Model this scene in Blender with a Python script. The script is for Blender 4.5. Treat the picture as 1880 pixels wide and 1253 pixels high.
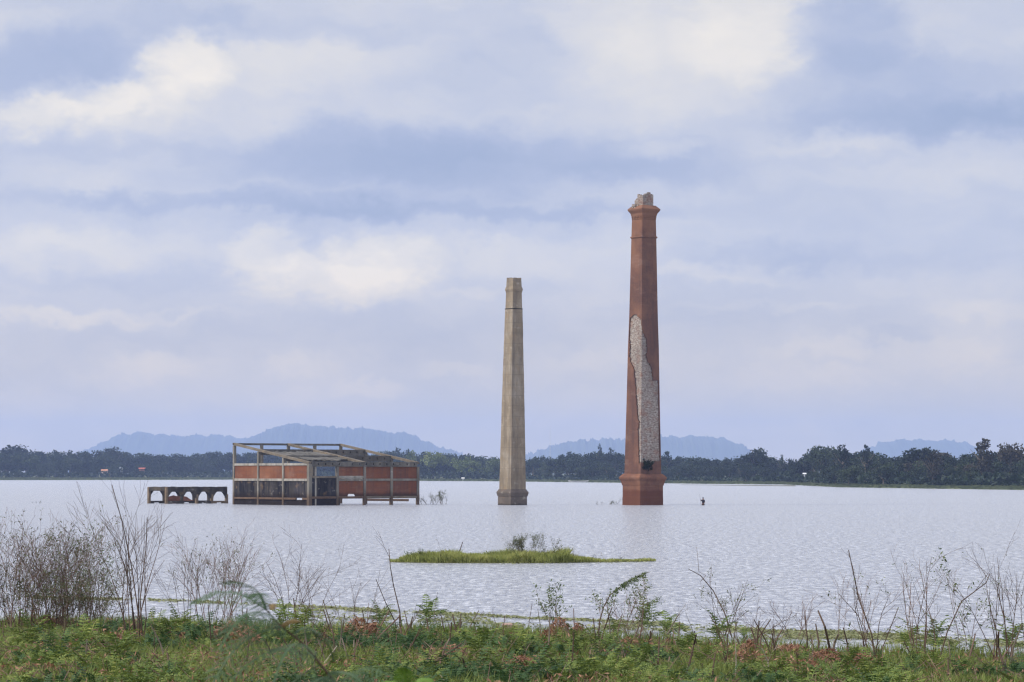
import bpy, bmesh, math, random
import numpy as np
from mathutils import Vector, Matrix, Euler

# ------------------------------------------------------------------ scene, camera
for o in list(bpy.data.objects): bpy.data.objects.remove(o)
SC = bpy.context.scene
COL = SC.collection
FPX, HZ, CAMH = 5222.0, 868.0, 4.2          # focal length in photo pixels, horizon row, eye height (m)
PITCH = math.atan((HZ-626.5)/FPX)
cam_d = bpy.data.cameras.new('camera'); cam = bpy.data.objects.new('camera', cam_d); COL.objects.link(cam)
cam_d.lens = 100.0; cam_d.sensor_width = 36.0; cam_d.clip_start = 0.1; cam_d.clip_end = 40000
cam.location = (0, 0, CAMH); cam.rotation_euler = (math.pi/2+PITCH, 0, 0)
cam_d.dof.use_dof = True; cam_d.dof.focus_distance = 300; cam_d.dof.aperture_fstop = 13.0
SC.camera = cam
SC.view_settings.view_transform = 'Standard'; SC.view_settings.look = 'None'
SC.view_settings.exposure = 0.0; SC.view_settings.gamma = 1.0
SC.render.engine = 'CYCLES'
try:
    SC.cycles.use_denoising = True; SC.cycles.denoiser = 'OPENIMAGEDENOISE'
    SC.cycles.max_bounces = 6; SC.cycles.diffuse_bounces = 3; SC.cycles.glossy_bounces = 3
    SC.cycles.volume_bounces = 3; SC.cycles.caustics_reflective = False; SC.cycles.caustics_refractive = False
    SC.cycles.filter_width = 1.3
except Exception: pass

FW = Vector((0, math.cos(PITCH), math.sin(PITCH))); UP = Vector((0, -math.sin(PITCH), math.cos(PITCH)))
def ray(px, py): return FW + Vector((1, 0, 0))*((px-940)/FPX) + UP*((626.5-py)/FPX)
def at(px, py, Y):
    r = ray(px, py); return Vector((0, 0, CAMH)) + r*(Y/r.y)
def gnd(px, py, z=0.0):
    r = ray(px, py); return Vector((0, 0, CAMH)) + r*((z-CAMH)/r.z)
def zof(py, Y): return at(940, py, Y).z
def xof(px, Y): return at(px, 868, Y).x
def topx(p):
    v = Vector(p)-Vector((0, 0, CAMH)); d = v.dot(FW)
    return 940+FPX*v.x/d, 626.5-FPX*v.dot(UP)/d

# ------------------------------------------------------------------ world
def nn(nt, typ, **kw):
    n = nt.nodes.new(typ)
    for k, v in kw.items(): setattr(n, k, v)
    return n
def math_(nt, op, a, b=None, c=None, clamp=False):
    n = nt.nodes.new('ShaderNodeMath'); n.operation = op; n.use_clamp = clamp
    for i, v in enumerate((a, b, c)):
        if v is None: continue
        if isinstance(v, (int, float)): n.inputs[i].default_value = v
        else: nt.links.new(v, n.inputs[i])
    return n.outputs[0]
SUN_EL, SUN_AZ = math.radians(42), math.radians(-108)      # azimuth measured from +Y towards +X
W = bpy.data.worlds.new('World'); SC.world = W; W.use_nodes = True
nt = W.node_tree; nt.nodes.clear()
L = nt.links.new
out = nn(nt, 'ShaderNodeOutputWorld'); bg = nn(nt, 'ShaderNodeBackground'); L(bg.outputs[0], out.inputs[0])
sky = nn(nt, 'ShaderNodeTexSky', sky_type='NISHITA'); sky.sun_disc = False
sky.sun_elevation = SUN_EL; sky.sun_rotation = SUN_AZ; sky.air_density = 1.2; sky.dust_density = 1.5
tc = nn(nt, 'ShaderNodeTexCoord'); sep = nn(nt, 'ShaderNodeSeparateXYZ'); L(tc.outputs['Generated'], sep.inputs[0])
az = math_(nt, 'ARCTAN2', sep.outputs[0], sep.outputs[1]); el = math_(nt, 'ARCSINE', sep.outputs[2])
U = math_(nt, 'MULTIPLY_ADD', az, 52.22, 9.4)          # one unit = 100 photo pixels of arc
V = math_(nt, 'MULTIPLY', el, 52.22)                    # above the horizon
cmb = nn(nt, 'ShaderNodeCombineXYZ'); L(U, cmb.inputs[0]); L(V, cmb.inputs[1])
def noise(nt, vec, scale, detail=5, rough=.55, sx=1, sy=1, sz=1, lac=2.0, off=(0, 0, 0)):
    mp = nn(nt, 'ShaderNodeMapping'); nt.links.new(vec, mp.inputs[0]); mp.inputs['Scale'].default_value = (sx, sy, sz)
    mp.inputs['Location'].default_value = off
    n = nn(nt, 'ShaderNodeTexNoise'); nt.links.new(mp.outputs[0], n.inputs['Vector'])
    n.inputs['Scale'].default_value = scale; n.inputs['Detail'].default_value = detail
    n.inputs['Roughness'].default_value = rough; n.inputs['Lacunarity'].default_value = lac
    return n
w1 = noise(nt, cmb.outputs[0], .9, 7, .6, 1, 1.5, 1)
vs = nn(nt, 'ShaderNodeVectorMath', operation='SUBTRACT'); L(w1.outputs['Color'], vs.inputs[0]); vs.inputs[1].default_value = (.5, .5, .5)
vm = nn(nt, 'ShaderNodeVectorMath', operation='MULTIPLY'); L(vs.outputs[0], vm.inputs[0]); vm.inputs[1].default_value = (1.7, 1.2, 0)
va = nn(nt, 'ShaderNodeVectorMath', operation='ADD'); L(cmb.outputs[0], va.inputs[0]); L(vm.outputs[0], va.inputs[1])
# clouds as they stand in the sky: (azimuth px, row px, half width, half height, softness, amount)
CL = [(110,130,170,70,.6,-.65),(40,50,260,30,.8,.15),(430,60,330,32,.8,-.35),(60,225,110,36,.4,.85),(170,190,115,38,.35,.8),(235,200,100,50,.4,.5),
      (345,120,85,62,.35,.85),(300,170,110,55,.5,.45),(420,170,200,85,.9,.35),(560,110,190,60,.8,.4),(700,60,260,70,.9,.12),
      (900,295,420,62,.9,-.8),(700,275,300,50,.9,-.35),(420,330,420,20,.9,-.15),(200,285,360,16,.9,-.2),(150,335,130,28,.9,.3),(420,375,450,20,.8,-.5),(850,390,420,17,.8,-.55),
      (1180,315,160,30,.9,-.4),(1215,275,70,20,.4,.38),(1250,55,230,150,.5,.62),(1120,110,110,80,.7,.35),(1380,70,130,90,.4,.55),(1300,210,180,60,.9,.15),
      (1560,70,120,80,.35,-.5),(1700,160,270,80,.7,-.35),(1680,225,330,38,.9,-.55),(1850,230,160,40,.9,-.4),(1530,262,150,24,.7,.42),(1750,330,260,30,.9,.2),
      (80,460,170,42,.7,.6),(330,455,160,36,.8,.4),(500,470,85,50,.3,.8),(700,475,105,58,.35,.85),(620,520,190,50,.4,.8),(655,500,120,60,.6,.4),(850,460,110,34,.8,.4),(960,470,130,40,.8,.35),
      (110,590,140,16,.6,.5),(270,575,260,9,.8,.2),(870,530,60,16,.7,.3),(300,520,260,18,.9,-.2),(800,625,330,45,.9,-.25),(230,620,260,30,.9,-.2),
      (270,685,95,30,.6,.45),(540,670,90,20,.8,.2),(690,705,70,20,.6,.25),(70,745,90,30,.9,.25),(840,680,60,16,.7,.2),
      (1330,505,140,20,.7,.3),(1120,490,160,50,.9,.25),(1500,480,330,26,.9,-.35),(1400,560,200,10,.8,.2),(1520,640,110,30,.6,.22),(1740,650,100,38,.6,.28),(1800,585,90,28,.6,.38),(1650,620,60,14,.6,-.2),
      (1050,650,170,26,.8,.15),(1600,700,300,24,.9,.12),(1300,590,200,40,.9,-.15)]
acc = None
for (cx, cy, rx, ry, soft, amt) in CL:
    if amt > .3: amt *= .78; soft = min(.95, soft+.2)
    s = nn(nt, 'ShaderNodeVectorMath', operation='SUBTRACT'); L(va.outputs[0], s.inputs[0]); s.inputs[1].default_value = (cx/100, (HZ-cy)/100, 0)
    m = nn(nt, 'ShaderNodeVectorMath', operation='MULTIPLY'); L(s.outputs[0], m.inputs[0]); m.inputs[1].default_value = (100/rx, 100/ry, 0)
    ln = nn(nt, 'ShaderNodeVectorMath', operation='LENGTH'); L(m.outputs[0], ln.inputs[0])
    mr = nn(nt, 'ShaderNodeMapRange', interpolation_type='SMOOTHSTEP'); L(ln.outputs['Value'], mr.inputs[0])
    mr.inputs[1].default_value = 1+soft*.55; mr.inputs[2].default_value = 1-soft*.95; mr.inputs[3].default_value = 0; mr.inputs[4].default_value = amt
    acc = mr.outputs[0] if acc is None else math_(nt, 'ADD', acc, mr.outputs[0])
n2 = noise(nt, va.outputs[0], .35, 6, .5, .6, 1.8, 1, off=(3.1, 1.7, 0))
acc = math_(nt, 'ADD', acc, math_(nt, 'MULTIPLY', math_(nt, 'SUBTRACT', n2.outputs[0], .5), 1.0))
n3 = noise(nt, va.outputs[0], 1.6, 5, .55, .6, 1.3, 1, off=(7, 2, 0))
acc = math_(nt, 'ADD', acc, math_(nt, 'MULTIPLY', math_(nt, 'SUBTRACT', n3.outputs[0], .5), .5))
# beyond the part of the sky the photograph shows the cover carries on as broad lumps
n4 = noise(nt, cmb.outputs[0], .12, 5, .55, .5, 1.2, 1)
hi = nn(nt, 'ShaderNodeMapRange', interpolation_type='SMOOTHSTEP'); L(V, hi.inputs[0]); hi.inputs[1].default_value = 9; hi.inputs[2].default_value = 14
acc = math_(nt, 'ADD', acc, math_(nt, 'MULTIPLY', hi.outputs[0], math_(nt, 'MULTIPLY', math_(nt, 'SUBTRACT', n4.outputs[0], .42), 2.2)))
val = math_(nt, 'MULTIPLY_ADD', acc, .41, .485)
cr = nn(nt, 'ShaderNodeValToRGB'); L(val, cr.inputs[0])
e = cr.color_ramp.elements; e[0].position = 0; e[0].color = (.37, .44, .65, 1); e[1].position = 1; e[1].color = (.98, .91, .80, 1)
for p, c in ((.28, (.47, .525, .70, 1)), (.5, (.61, .638, .735, 1)), (.72, (.78, .762, .745, 1))):
    k = e.new(p); k.color = c
skm = nn(nt, 'ShaderNodeVectorMath', operation='SCALE'); L(sky.outputs[0], skm.inputs[0]); skm.inputs['Scale'].default_value = .1
gap = nn(nt, 'ShaderNodeMapRange'); L(val, gap.inputs[0]); gap.inputs[1].default_value = 0; gap.inputs[2].default_value = .6; gap.inputs[3].default_value = .80; gap.inputs[4].default_value = .97
mx = nn(nt, 'ShaderNodeMix', data_type='RGBA'); L(gap.outputs[0], mx.inputs[0]); L(skm.outputs[0], mx.inputs[6]); L(cr.outputs[0], mx.inputs[7])
br = nn(nt, 'ShaderNodeMapRange', interpolation_type='SMOOTHSTEP'); L(el, br.inputs[0]); br.inputs[1].default_value = .16; br.inputs[2].default_value = .55; br.inputs[3].default_value = 1.0; br.inputs[4].default_value = 1.75
fin = nn(nt, 'ShaderNodeVectorMath', operation='SCALE'); L(mx.outputs[2], fin.inputs[0]); L(br.outputs[0], fin.inputs['Scale'])
tint = nn(nt, 'ShaderNodeMix', data_type='RGBA'); tf = nn(nt, 'ShaderNodeMapRange', interpolation_type='SMOOTHSTEP'); L(el, tf.inputs[0]); tf.inputs[1].default_value = .25; tf.inputs[2].default_value = .9
tint.inputs[6].default_value = (1, 1, 1, 1); tint.inputs[7].default_value = (.99, 1.0, 1.06, 1); L(tf.outputs[0], tint.inputs[0])
low = nn(nt, 'ShaderNodeMapRange', interpolation_type='SMOOTHSTEP'); L(V, low.inputs[0]); low.inputs[1].default_value = 4.5; low.inputs[2].default_value = 0; low.inputs[3].default_value = 0; low.inputs[4].default_value = 1
lt = nn(nt, 'ShaderNodeMix', data_type='RGBA'); L(low.outputs[0], lt.inputs[0]); lt.inputs[6].default_value = (1, 1, 1, 1); lt.inputs[7].default_value = (1.36, 1.09, .64, 1)
t1 = nn(nt, 'ShaderNodeVectorMath', operation='MULTIPLY'); L(fin.outputs[0], t1.inputs[0]); L(tint.outputs[2], t1.inputs[1])
t2 = nn(nt, 'ShaderNodeVectorMath', operation='MULTIPLY'); L(t1.outputs[0], t2.inputs[0]); L(lt.outputs[2], t2.inputs[1])
L(t2.outputs[0], bg.inputs[0]); bg.inputs[1].default_value = 1.0

sd = bpy.data.lights.new('sun', 'SUN'); sun = bpy.data.objects.new('sun', sd); COL.objects.link(sun)
sd.energy = 3.5; sd.angle = math.radians(6); sd.color = (1, .93, .82)
sdir = Vector((math.sin(SUN_AZ)*math.cos(SUN_EL), math.cos(SUN_AZ)*math.cos(SUN_EL), math.sin(SUN_EL)))
sun.rotation_euler = sdir.to_track_quat('Z', 'Y').to_euler()

# ------------------------------------------------------------------ helpers
def tag(o, label=None, cat=None, group=None, kind=None):
    if label: o['label'] = label
    if cat: o['category'] = cat
    if group: o['group'] = group
    if kind: o['kind'] = kind
    return o
def empty(name, loc, label, cat, group=None, rz=0.0):
    o = bpy.data.objects.new(name, None); COL.objects.link(o); o.location = loc; o.rotation_euler = (0, 0, rz)
    o.empty_display_size = .5
    return tag(o, label, cat, group)
def link(name, me, mat, parent=None):
    o = bpy.data.objects.new(name, me); COL.objects.link(o)
    if mat is not None and not me.materials:
        for m in (mat if isinstance(mat, (list, tuple)) else [mat]): me.materials.append(m)
    if parent: o.parent = parent
    return o
def mesh(name, vs, fs): 
    me = bpy.data.meshes.new(name); me.from_pydata([tuple(v) for v in vs], [], fs); me.update(); return me
def npmesh(name, V, F, mi=None, smooth=False):
    """V (n,3) array, F (m,k) array of one face size"""
    me = bpy.data.meshes.new(name); V = np.asarray(V, np.float32); F = np.asarray(F, np.int32); k = F.shape[1]
    me.vertices.add(len(V)); me.vertices.foreach_set('co', V.ravel())
    me.loops.add(F.size); me.loops.foreach_set('vertex_index', F.ravel())
    me.polygons.add(len(F)); me.polygons.foreach_set('loop_start', np.arange(0, F.size, k, dtype=np.int32))
    if mi is not None: me.polygons.foreach_set('material_index', np.asarray(mi, np.int32))
    me.update(calc_edges=True)
    if smooth: me.polygons.foreach_set('use_smooth', np.ones(len(F), bool))
    return me
class MB:
    def __init__(s): s.v = []; s.f = []
    def add(s, vs, fs):
        n = len(s.v); s.v += [tuple(v) for v in vs]; s.f += [tuple(i+n for i in f) for f in fs]
    def box(s, a, b):
        (x0, y0, z0), (x1, y1, z1) = a, b
        s.add([(x0,y0,z0),(x1,y0,z0),(x1,y1,z0),(x0,y1,z0),(x0,y0,z1),(x1,y0,z1),(x1,y1,z1),(x0,y1,z1)],
              [(0,3,2,1),(4,5,6,7),(0,1,5,4),(1,2,6,5),(2,3,7,6),(3,0,4,7)])
    def tube(s, pts, rad, n=5, cap=True):
        rings = []
        for i, p in enumerate(pts):
            p = Vector(p); d = (Vector(pts[min(i+1, len(pts)-1)])-Vector(pts[max(i-1, 0)])).normalized()
            a = d.orthogonal().normalized() if i == 0 else (a-d*a.dot(d)).normalized()
            b = d.cross(a); rings.append([p+(a*math.cos(t)+b*math.sin(t))*rad[i] for t in [2*math.pi*k/n for k in range(n)]])
        vs = [v for r in rings for v in r]; fs = []
        for i in range(len(pts)-1):
            for k in range(n): fs.append((i*n+k, i*n+(k+1) % n, (i+1)*n+(k+1) % n, (i+1)*n+k))
        if cap: fs += [tuple(reversed(range(n))), tuple(range((len(pts)-1)*n, len(pts)*n))]
        s.add(vs, fs)
    def rings(s, prof, cap=True):       # square rings (z, half)
        vs = []; fs = []
        for z, h in prof: vs += [(-h, -h, z), (h, -h, z), (h, h, z), (-h, h, z)]
        for i in range(len(prof)-1):
            for k in range(4): fs.append((i*4+k, i*4+(k+1) % 4, (i+1)*4+(k+1) % 4, (i+1)*4+k))
        if cap: n = len(prof); fs += [(3, 2, 1, 0), (n*4-4, n*4-3, n*4-2, n*4-1)]
        s.add(vs, fs)
    def build(s, name, mat, parent=None, bevel=0):
        o = link(name, mesh(name, s.v, s.f), mat, parent)
        if bevel:
            m = o.modifiers.new('bevel', 'BEVEL'); m.width = bevel; m.segments = 1; m.limit_method = 'ANGLE'
        return o

# ------------------------------------------------------------------ materials
def ramp(nt, fac, stops):
    r = nn(nt, 'ShaderNodeValToRGB'); nt.links.new(fac, r.inputs[0]); e = r.color_ramp.elements
    e[0].position = stops[0][0]; e[0].color = (*stops[0][1], 1); e[1].position = stops[-1][0]; e[1].color = (*stops[-1][1], 1)
    for p, c in stops[1:-1]: k = e.new(p); k.color = (*c, 1)
    return r.outputs[0]
def mixc(nt, f, a, b, mode='MIX'):
    m = nn(nt, 'ShaderNodeMix', data_type='RGBA', blend_type=mode)
    for i, v in ((0, f), (6, a), (7, b)):
        if isinstance(v, (int, float)): m.inputs[i].default_value = v
        elif isinstance(v, tuple): m.inputs[i].default_value = (*v, 1)
        else: nt.links.new(v, m.inputs[i])
    return m.outputs[2]
def newmat(name, rough=.9, spec=.2):
    m = bpy.data.materials.new(name); m.use_nodes = True; nt = m.node_tree; b = nt.nodes['Principled BSDF']
    b.inputs['Roughness'].default_value = rough; b.inputs['Specular IOR Level'].default_value = spec
    return m, nt, b
def bump(nt, b, h, strength=.5, dist=.02):
    n = nn(nt, 'ShaderNodeBump'); n.inputs['Strength'].default_value = strength; n.inputs['Distance'].default_value = dist
    nt.links.new(h, n.inputs['Height']); nt.links.new(n.outputs[0], b.inputs['Normal'])
def objvec(nt):
    t = nn(nt, 'ShaderNodeTexCoord'); return t.outputs['Object']
def leafmat(name, stops, scale=.3, objrand=False, rough=.6, trans=.25):
    """leaf colour varies from clump to clump (real species/age variation) by position, plus per leaf randomness"""
    m, nt, b = newmat(name, rough, .25)
    g = nn(nt, 'ShaderNodeNewGeometry'); n = noise(nt, g.outputs['Position'], scale, 4, .6)
    f = math_(nt, 'MULTIPLY_ADD', g.outputs['Random Per Island'], .45, math_(nt, 'MULTIPLY', math_(nt, 'MULTIPLY_ADD', n.outputs[0], 2.2, -.6), .55))
    if objrand:
        oi = nn(nt, 'ShaderNodeObjectInfo'); f = math_(nt, 'MULTIPLY_ADD', math_(nt, 'SUBTRACT', oi.outputs['Random'], .5), .6, f)
    c = ramp(nt, f, stops); nt.links.new(c, b.inputs['Base Color'])
    if trans:
        tr = nn(nt, 'ShaderNodeBsdfTranslucent'); nt.links.new(c, tr.inputs[0]); ms = nn(nt, 'ShaderNodeMixShader'); ms.inputs[0].default_value = trans
        nt.links.new(b.outputs[0], ms.inputs[1]); nt.links.new(tr.outputs[0], ms.inputs[2]); nt.links.new(ms.outputs[0], nt.nodes['Material Output'].inputs[0])
    return m
def plain(name, c1, c2, scale=3, rough=.9, bmp=0, sx=1, sy=1, sz=1):
    m, nt, b = newmat(name, rough); n = noise(nt, objvec(nt), scale, 6, .6, sx, sy, sz)
    nt.links.new(ramp(nt, n.outputs[0], [(.3, c1), (.7, c2)]), b.inputs['Base Color'])
    if bmp: bump(nt, b, n.outputs[0], .6, bmp)
    return m
def wallvec(nt):          # brick coordinates on walls that follow the object's own x and y axes
    t = nn(nt, 'ShaderNodeTexCoord'); s = nn(nt, 'ShaderNodeSeparateXYZ'); nt.links.new(t.outputs['Object'], s.inputs[0])
    c = nn(nt, 'ShaderNodeCombineXYZ'); nt.links.new(math_(nt, 'ADD', s.outputs[0], s.outputs[1]), c.inputs[0]); nt.links.new(s.outputs[2], c.inputs[1])
    return c.outputs[0], s.outputs[2], t.outputs['Object']
def brickmat(name, c1, c2, mortar, stain=(.05, .035, .03), wet=None, bw=.24, bh=.075):
    m, nt, b = newmat(name, .92, .1); v, z, o = wallvec(nt)
    br = nn(nt, 'ShaderNodeTexBrick'); nt.links.new(v, br.inputs['Vector'])
    br.inputs['Color1'].default_value = (*c1, 1); br.inputs['Color2'].default_value = (*c2, 1); br.inputs['Mortar'].default_value = (*mortar, 1)
    br.inputs['Scale'].default_value = 1; br.inputs['Brick Width'].default_value = bw; br.inputs['Row Height'].default_value = bh
    br.inputs['Mortar Size'].default_value = .009; br.inputs['Bias'].default_value = -.1
    n = noise(nt, o, .9, 6, .65); col = mixc(nt, math_(nt, 'MULTIPLY_ADD', n.outputs[0], 1.6, -.45, True), mixc(nt, .35, br.outputs[0], c2), br.outputs[0])
    n2 = noise(nt, o, 2.2, 6, .7, 1, 1, .35); st = math_(nt, 'MULTIPLY', math_(nt, 'MULTIPLY_ADD', n2.outputs[0], 5, -2.9, True), .5)
    col = mixc(nt, st, col, stain)
    n5 = noise(nt, o, .35, 4, .6, 1, 1, 2.2, off=(5, 3, 1)); col = mixc(nt, math_(nt, 'MULTIPLY', math_(nt, 'MULTIPLY_ADD', n5.outputs[0], 4, -2.2, True), .35), col, (.42, .30, .24))
    nb = noise(nt, o, 1.0, 5, .7, .3, .3, 3.2, off=(8, 3, 5)); col = mixc(nt, math_(nt, 'MULTIPLY', math_(nt, 'MULTIPLY_ADD', nb.outputs[0], 5, -2.3, True), .45), col, (.10, .055, .045))
    n8 = noise(nt, o, 1.6, 6, .7, 1, 1, .07, off=(1, 4, 2)); col = mixc(nt, math_(nt, 'MULTIPLY', math_(nt, 'MULTIPLY_ADD', n8.outputs[0], 4.5, -2.0, True), .55), col, (.075, .05, .045))
    n9 = noise(nt, o, .22, 5, .65, 1, 1, .8, off=(7, 7, 2)); col = mixc(nt, math_(nt, 'MULTIPLY', math_(nt, 'MULTIPLY_ADD', n9.outputs[0], 4, -1.7, True), .5), col, (.30, .15, .085))
    if wet:               # tide mark: silt and algae on the courses the lake reaches
        n3 = noise(nt, o, 1.2, 5, .6)
        f = math_(nt, 'MULTIPLY', math_(nt, 'SUBTRACT', math_(nt, 'MULTIPLY_ADD', n3.outputs[0], .5, wet[0]-.25), z), wet[2], clamp=True)
        col = mixc(nt, math_(nt, 'MULTIPLY', f, .75), col, wet[1])
    nt.links.new(col, b.inputs['Base Color']); bump(nt, b, br.outputs['Fac'], -.5, .01)
    return m
def concmat(name, ca, cb, cc, wet=None, lift=1.2, streak=.5):
    m, nt, b = newmat(name, .93, .1); v, z, o = wallvec(nt)
    n = noise(nt, o, .55, 7, .62, 1, 1, .6); col = ramp(nt, n.outputs[0], [(.30, ca), (.5, cb), (.68, cc)])
    n2 = noise(nt, o, 5, 6, .7, 1, 1, .22); col = mixc(nt, math_(nt, 'MULTIPLY', math_(nt, 'MULTIPLY_ADD', n2.outputs[0], 4, -2.1, True), streak), col, (.07, .062, .05))
    n6 = noise(nt, o, 1.0, 5, .6, 1, 1, 1.8, off=(9, 1, 4)); col = mixc(nt, math_(nt, 'MULTIPLY', math_(nt, 'MULTIPLY_ADD', n6.outputs[0], 6, -3.6, True), .55), col, (.5, .47, .42))
    n7 = noise(nt, o, .8, 5, .6, 1, 1, 1.2, off=(2, 8, 6)); col = mixc(nt, math_(nt, 'MULTIPLY', math_(nt, 'MULTIPLY_ADD', n7.outputs[0], 6, -3.5, True), .45), col, (.33, .21, .10))
    n8 = noise(nt, o, 1.5, 6, .72, 1, 1, .06, off=(1, 4, 2)); col = mixc(nt, math_(nt, 'MULTIPLY', math_(nt, 'MULTIPLY_ADD', n8.outputs[0], 5, -2.3, True), .6), col, (.10, .088, .075))
    if lift:              # lines left between pours
        w = math_(nt, 'ABSOLUTE', math_(nt, 'SUBTRACT', math_(nt, 'FRACT', math_(nt, 'DIVIDE', z, lift)), .5))
        col = mixc(nt, math_(nt, 'MULTIPLY', math_(nt, 'LESS_THAN', w, .03), .3), col, (.12, .1, .08))
    if wet:
        n3 = noise(nt, o, 1.2, 5, .6)
        f = math_(nt, 'MULTIPLY', math_(nt, 'SUBTRACT', math_(nt, 'MULTIPLY_ADD', n3.outputs[0], .5, wet[0]-.25), z), wet[2], clamp=True)
        col = mixc(nt, math_(nt, 'MULTIPLY', f, .8), col, wet[1])
    nt.links.new(col, b.inputs['Base Color']); bump(nt, b, n2.outputs[0], .4, .02)
    return m
M = {}
M['brick'] = brickmat('red_brick', (0.106, 0.0465, 0.0323), (0.139, 0.0645, 0.0469), (0.156, 0.11, 0.0889))
M['brick_base'] = brickmat('red_brick_base', (0.139, 0.0558, 0.0324), (0.174, 0.0722, 0.0436), (0.188, 0.118, 0.0874), wet=(2.1, (0.0944, 0.0328, 0.0175), 3))
M['brick_panel'] = brickmat('panel_brick', (0.163, 0.047, 0.0211), (0.202, 0.0677, 0.031), (0.169, 0.0998, 0.0589), wet=(1.75, (0.0326, 0.0214, 0.0136), 2.2))
def coremat():
    m, nt, b = newmat('limewashed_brick_core', .95, .1); v, z, o = wallvec(nt)
    n = noise(nt, v, 2.6, 6, .8, 1, 2.4, 1); n2 = noise(nt, o, .8, 5, .6)
    col = ramp(nt, n.outputs[0], [(.34, (.09, .055, .045)), (.43, (.19, .14, .115)), (.52, (.31, .275, .245)), (.66, (.47, .44, .39))])
    col = mixc(nt, math_(nt, 'MULTIPLY', math_(nt, 'MULTIPLY_ADD', n2.outputs[0], 5, -2.5, True), .75), col, (.24, .12, .085)); n4 = noise(nt, o, .5, 5, .7, 1, 1, .5, off=(4, 4, 4)); col = mixc(nt, math_(nt, 'MULTIPLY', math_(nt, 'MULTIPLY_ADD', n4.outputs[0], 5, -2.4, True), .5), col, (.14, .12, .11))
    nt.links.new(col, b.inputs['Base Color']); bump(nt, b, n.outputs[0], .9, .06); return m
M['core'] = coremat()
M['conc_ch'] = concmat('weathered_render', (0.187, 0.15, 0.106), (0.261, 0.213, 0.155), (0.334, 0.292, 0.234), lift=1.35)
M['conc_base'] = concmat('dark_wet_concrete', (0.09, 0.075, 0.0638), (0.128, 0.105, 0.09), (0.165, 0.135, 0.112), wet=(.25, (0.0263, 0.0225, 0.0188), 5), lift=0)
M['conc'] = concmat('frame_concrete', (0.132, 0.126, 0.106), (0.198, 0.185, 0.158), (0.264, 0.244, 0.211), wet=(1.9, (0.0924, 0.0561, 0.033), 1.2), lift=0)
M['conc_light'] = concmat('pale_concrete', (0.221, 0.212, 0.187), (0.323, 0.302, 0.264), (0.391, 0.365, 0.323), lift=0, streak=.35)
M['conc_roof'] = concmat('mossy_roof_concrete', (0.0612, 0.0598, 0.0544), (0.106, 0.102, 0.092), (0.17, 0.16, 0.142), lift=0)
M['conc_tan'] = concmat('tan_concrete', (0.113, 0.0959, 0.0748), (0.165, 0.139, 0.106), (0.206, 0.179, 0.142), lift=0, streak=.4)
M['stain'] = concmat('black_stained_render', (0.0077, 0.0077, 0.0113), (0.014, 0.0133, 0.0182), (0.0455, 0.042, 0.0521), wet=(1.75, (0.0158, 0.0098, 0.00781), 1.6), lift=0, streak=.8)
M['silt'] = plain('silt_stained_concrete', (0.0825, 0.0488, 0.03), (0.15, 0.0975, 0.0638), 2.5, bmp=.02)
M['arch_dark'] = concmat('blackened_concrete', (0.018, 0.0168, 0.0168), (0.036, 0.0312, 0.027), (0.09, 0.072, 0.054), lift=0, streak=.6)
M['arch_tan'] = plain('tan_stained_concrete', (0.105, 0.0744, 0.0465), (0.223, 0.167, 0.112), 3, bmp=.02)
M['rubble'] = plain('red_brick_rubble', (0.056, 0.024, 0.0176), (0.136, 0.056, 0.036), 4, bmp=.1)
M['void'] = plain('soot', (.012, .012, .013), (.02, .019, .018), 3)
M['bark'] = plain('dead_bark', (.055, .036, .026), (.14, .095, .07), 6, sz=.3)
M['bark_pale'] = plain('bleached_wood', (.30, .25, .2), (.46, .41, .35), 6, sz=.3)
M['bark_red'] = plain('reddish_twigs', (.10, .06, .046), (.22, .15, .12), 2)
M['trunk'] = plain('tree_trunk', (.10, .08, .06), (.24, .2, .16), 1)
M['dead'] = leafmat('dead_leaves', [(.1, (.15, .075, .045)), (.5, (.27, .135, .08)), (.9, (.38, .23, .15))], 4, trans=.1)
M['tree_dark'] = leafmat('dark_tree_leaves', [(.1, (0.005, 0.0128, 0.0075)), (.5, (0.0105, 0.0244, 0.012)), (.95, (0.025, 0.0452, 0.021))], .12, True)
M['tree_mid'] = leafmat('green_tree_leaves', [(.1, (0.011, 0.0216, 0.00975)), (.5, (0.022, 0.0396, 0.0165)), (.95, (0.0468, 0.069, 0.027))], .12, True)
M['tree_pale'] = leafmat('yellow_green_tree_leaves', [(.1, (0.056, 0.08, 0.024)), (.5, (0.12, 0.16, 0.044)), (.95, (0.2, 0.224, 0.08))], .12, True)
M['tree_grey'] = leafmat('brownish_tree_leaves', [(.1, (0.021, 0.0228, 0.015)), (.5, (0.045, 0.042, 0.0263)), (.95, (0.078, 0.066, 0.045))], .12, True)
M['fern'] = leafmat('feathery_leaves', [(.05, (0.0384, 0.0633, 0.018)), (.35, (0.084, 0.132, 0.03)), (.6, (0.156, 0.213, 0.045)), (.95, (0.3, 0.31, 0.08))], .7)
M['fern_dark'] = leafmat('dark_feathery_leaves', [(.05, (0.0207, 0.0517, 0.02)), (.5, (0.046, 0.0978, 0.032)), (.95, (0.103, 0.172, 0.05))], .7)
M['grass'] = leafmat('grass_blades', [(.05, (0.0784, 0.118, 0.027)), (.4, (0.157, 0.213, 0.052)), (.75, (0.258, 0.291, 0.09)), (1, (0.448, 0.381, 0.18))], .5)
M['island_grass'] = leafmat('island_grass_blades', [(.05, (0.169, 0.195, 0.0495)), (.5, (0.312, 0.351, 0.099)), (.95, (0.494, 0.468, 0.187))], .5)
M['sedge'] = leafmat('sedge_blades', [(.05, (.06, .075, .035)), (.5, (.10, .125, .06)), (.95, (.16, .175, .09))], .05)
M['shrub_leaf'] = leafmat('shrub_leaves', [(.1, (.04, .07, .022)), (.5, (.09, .13, .04)), (.95, (.19, .22, .08))], 2)
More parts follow.
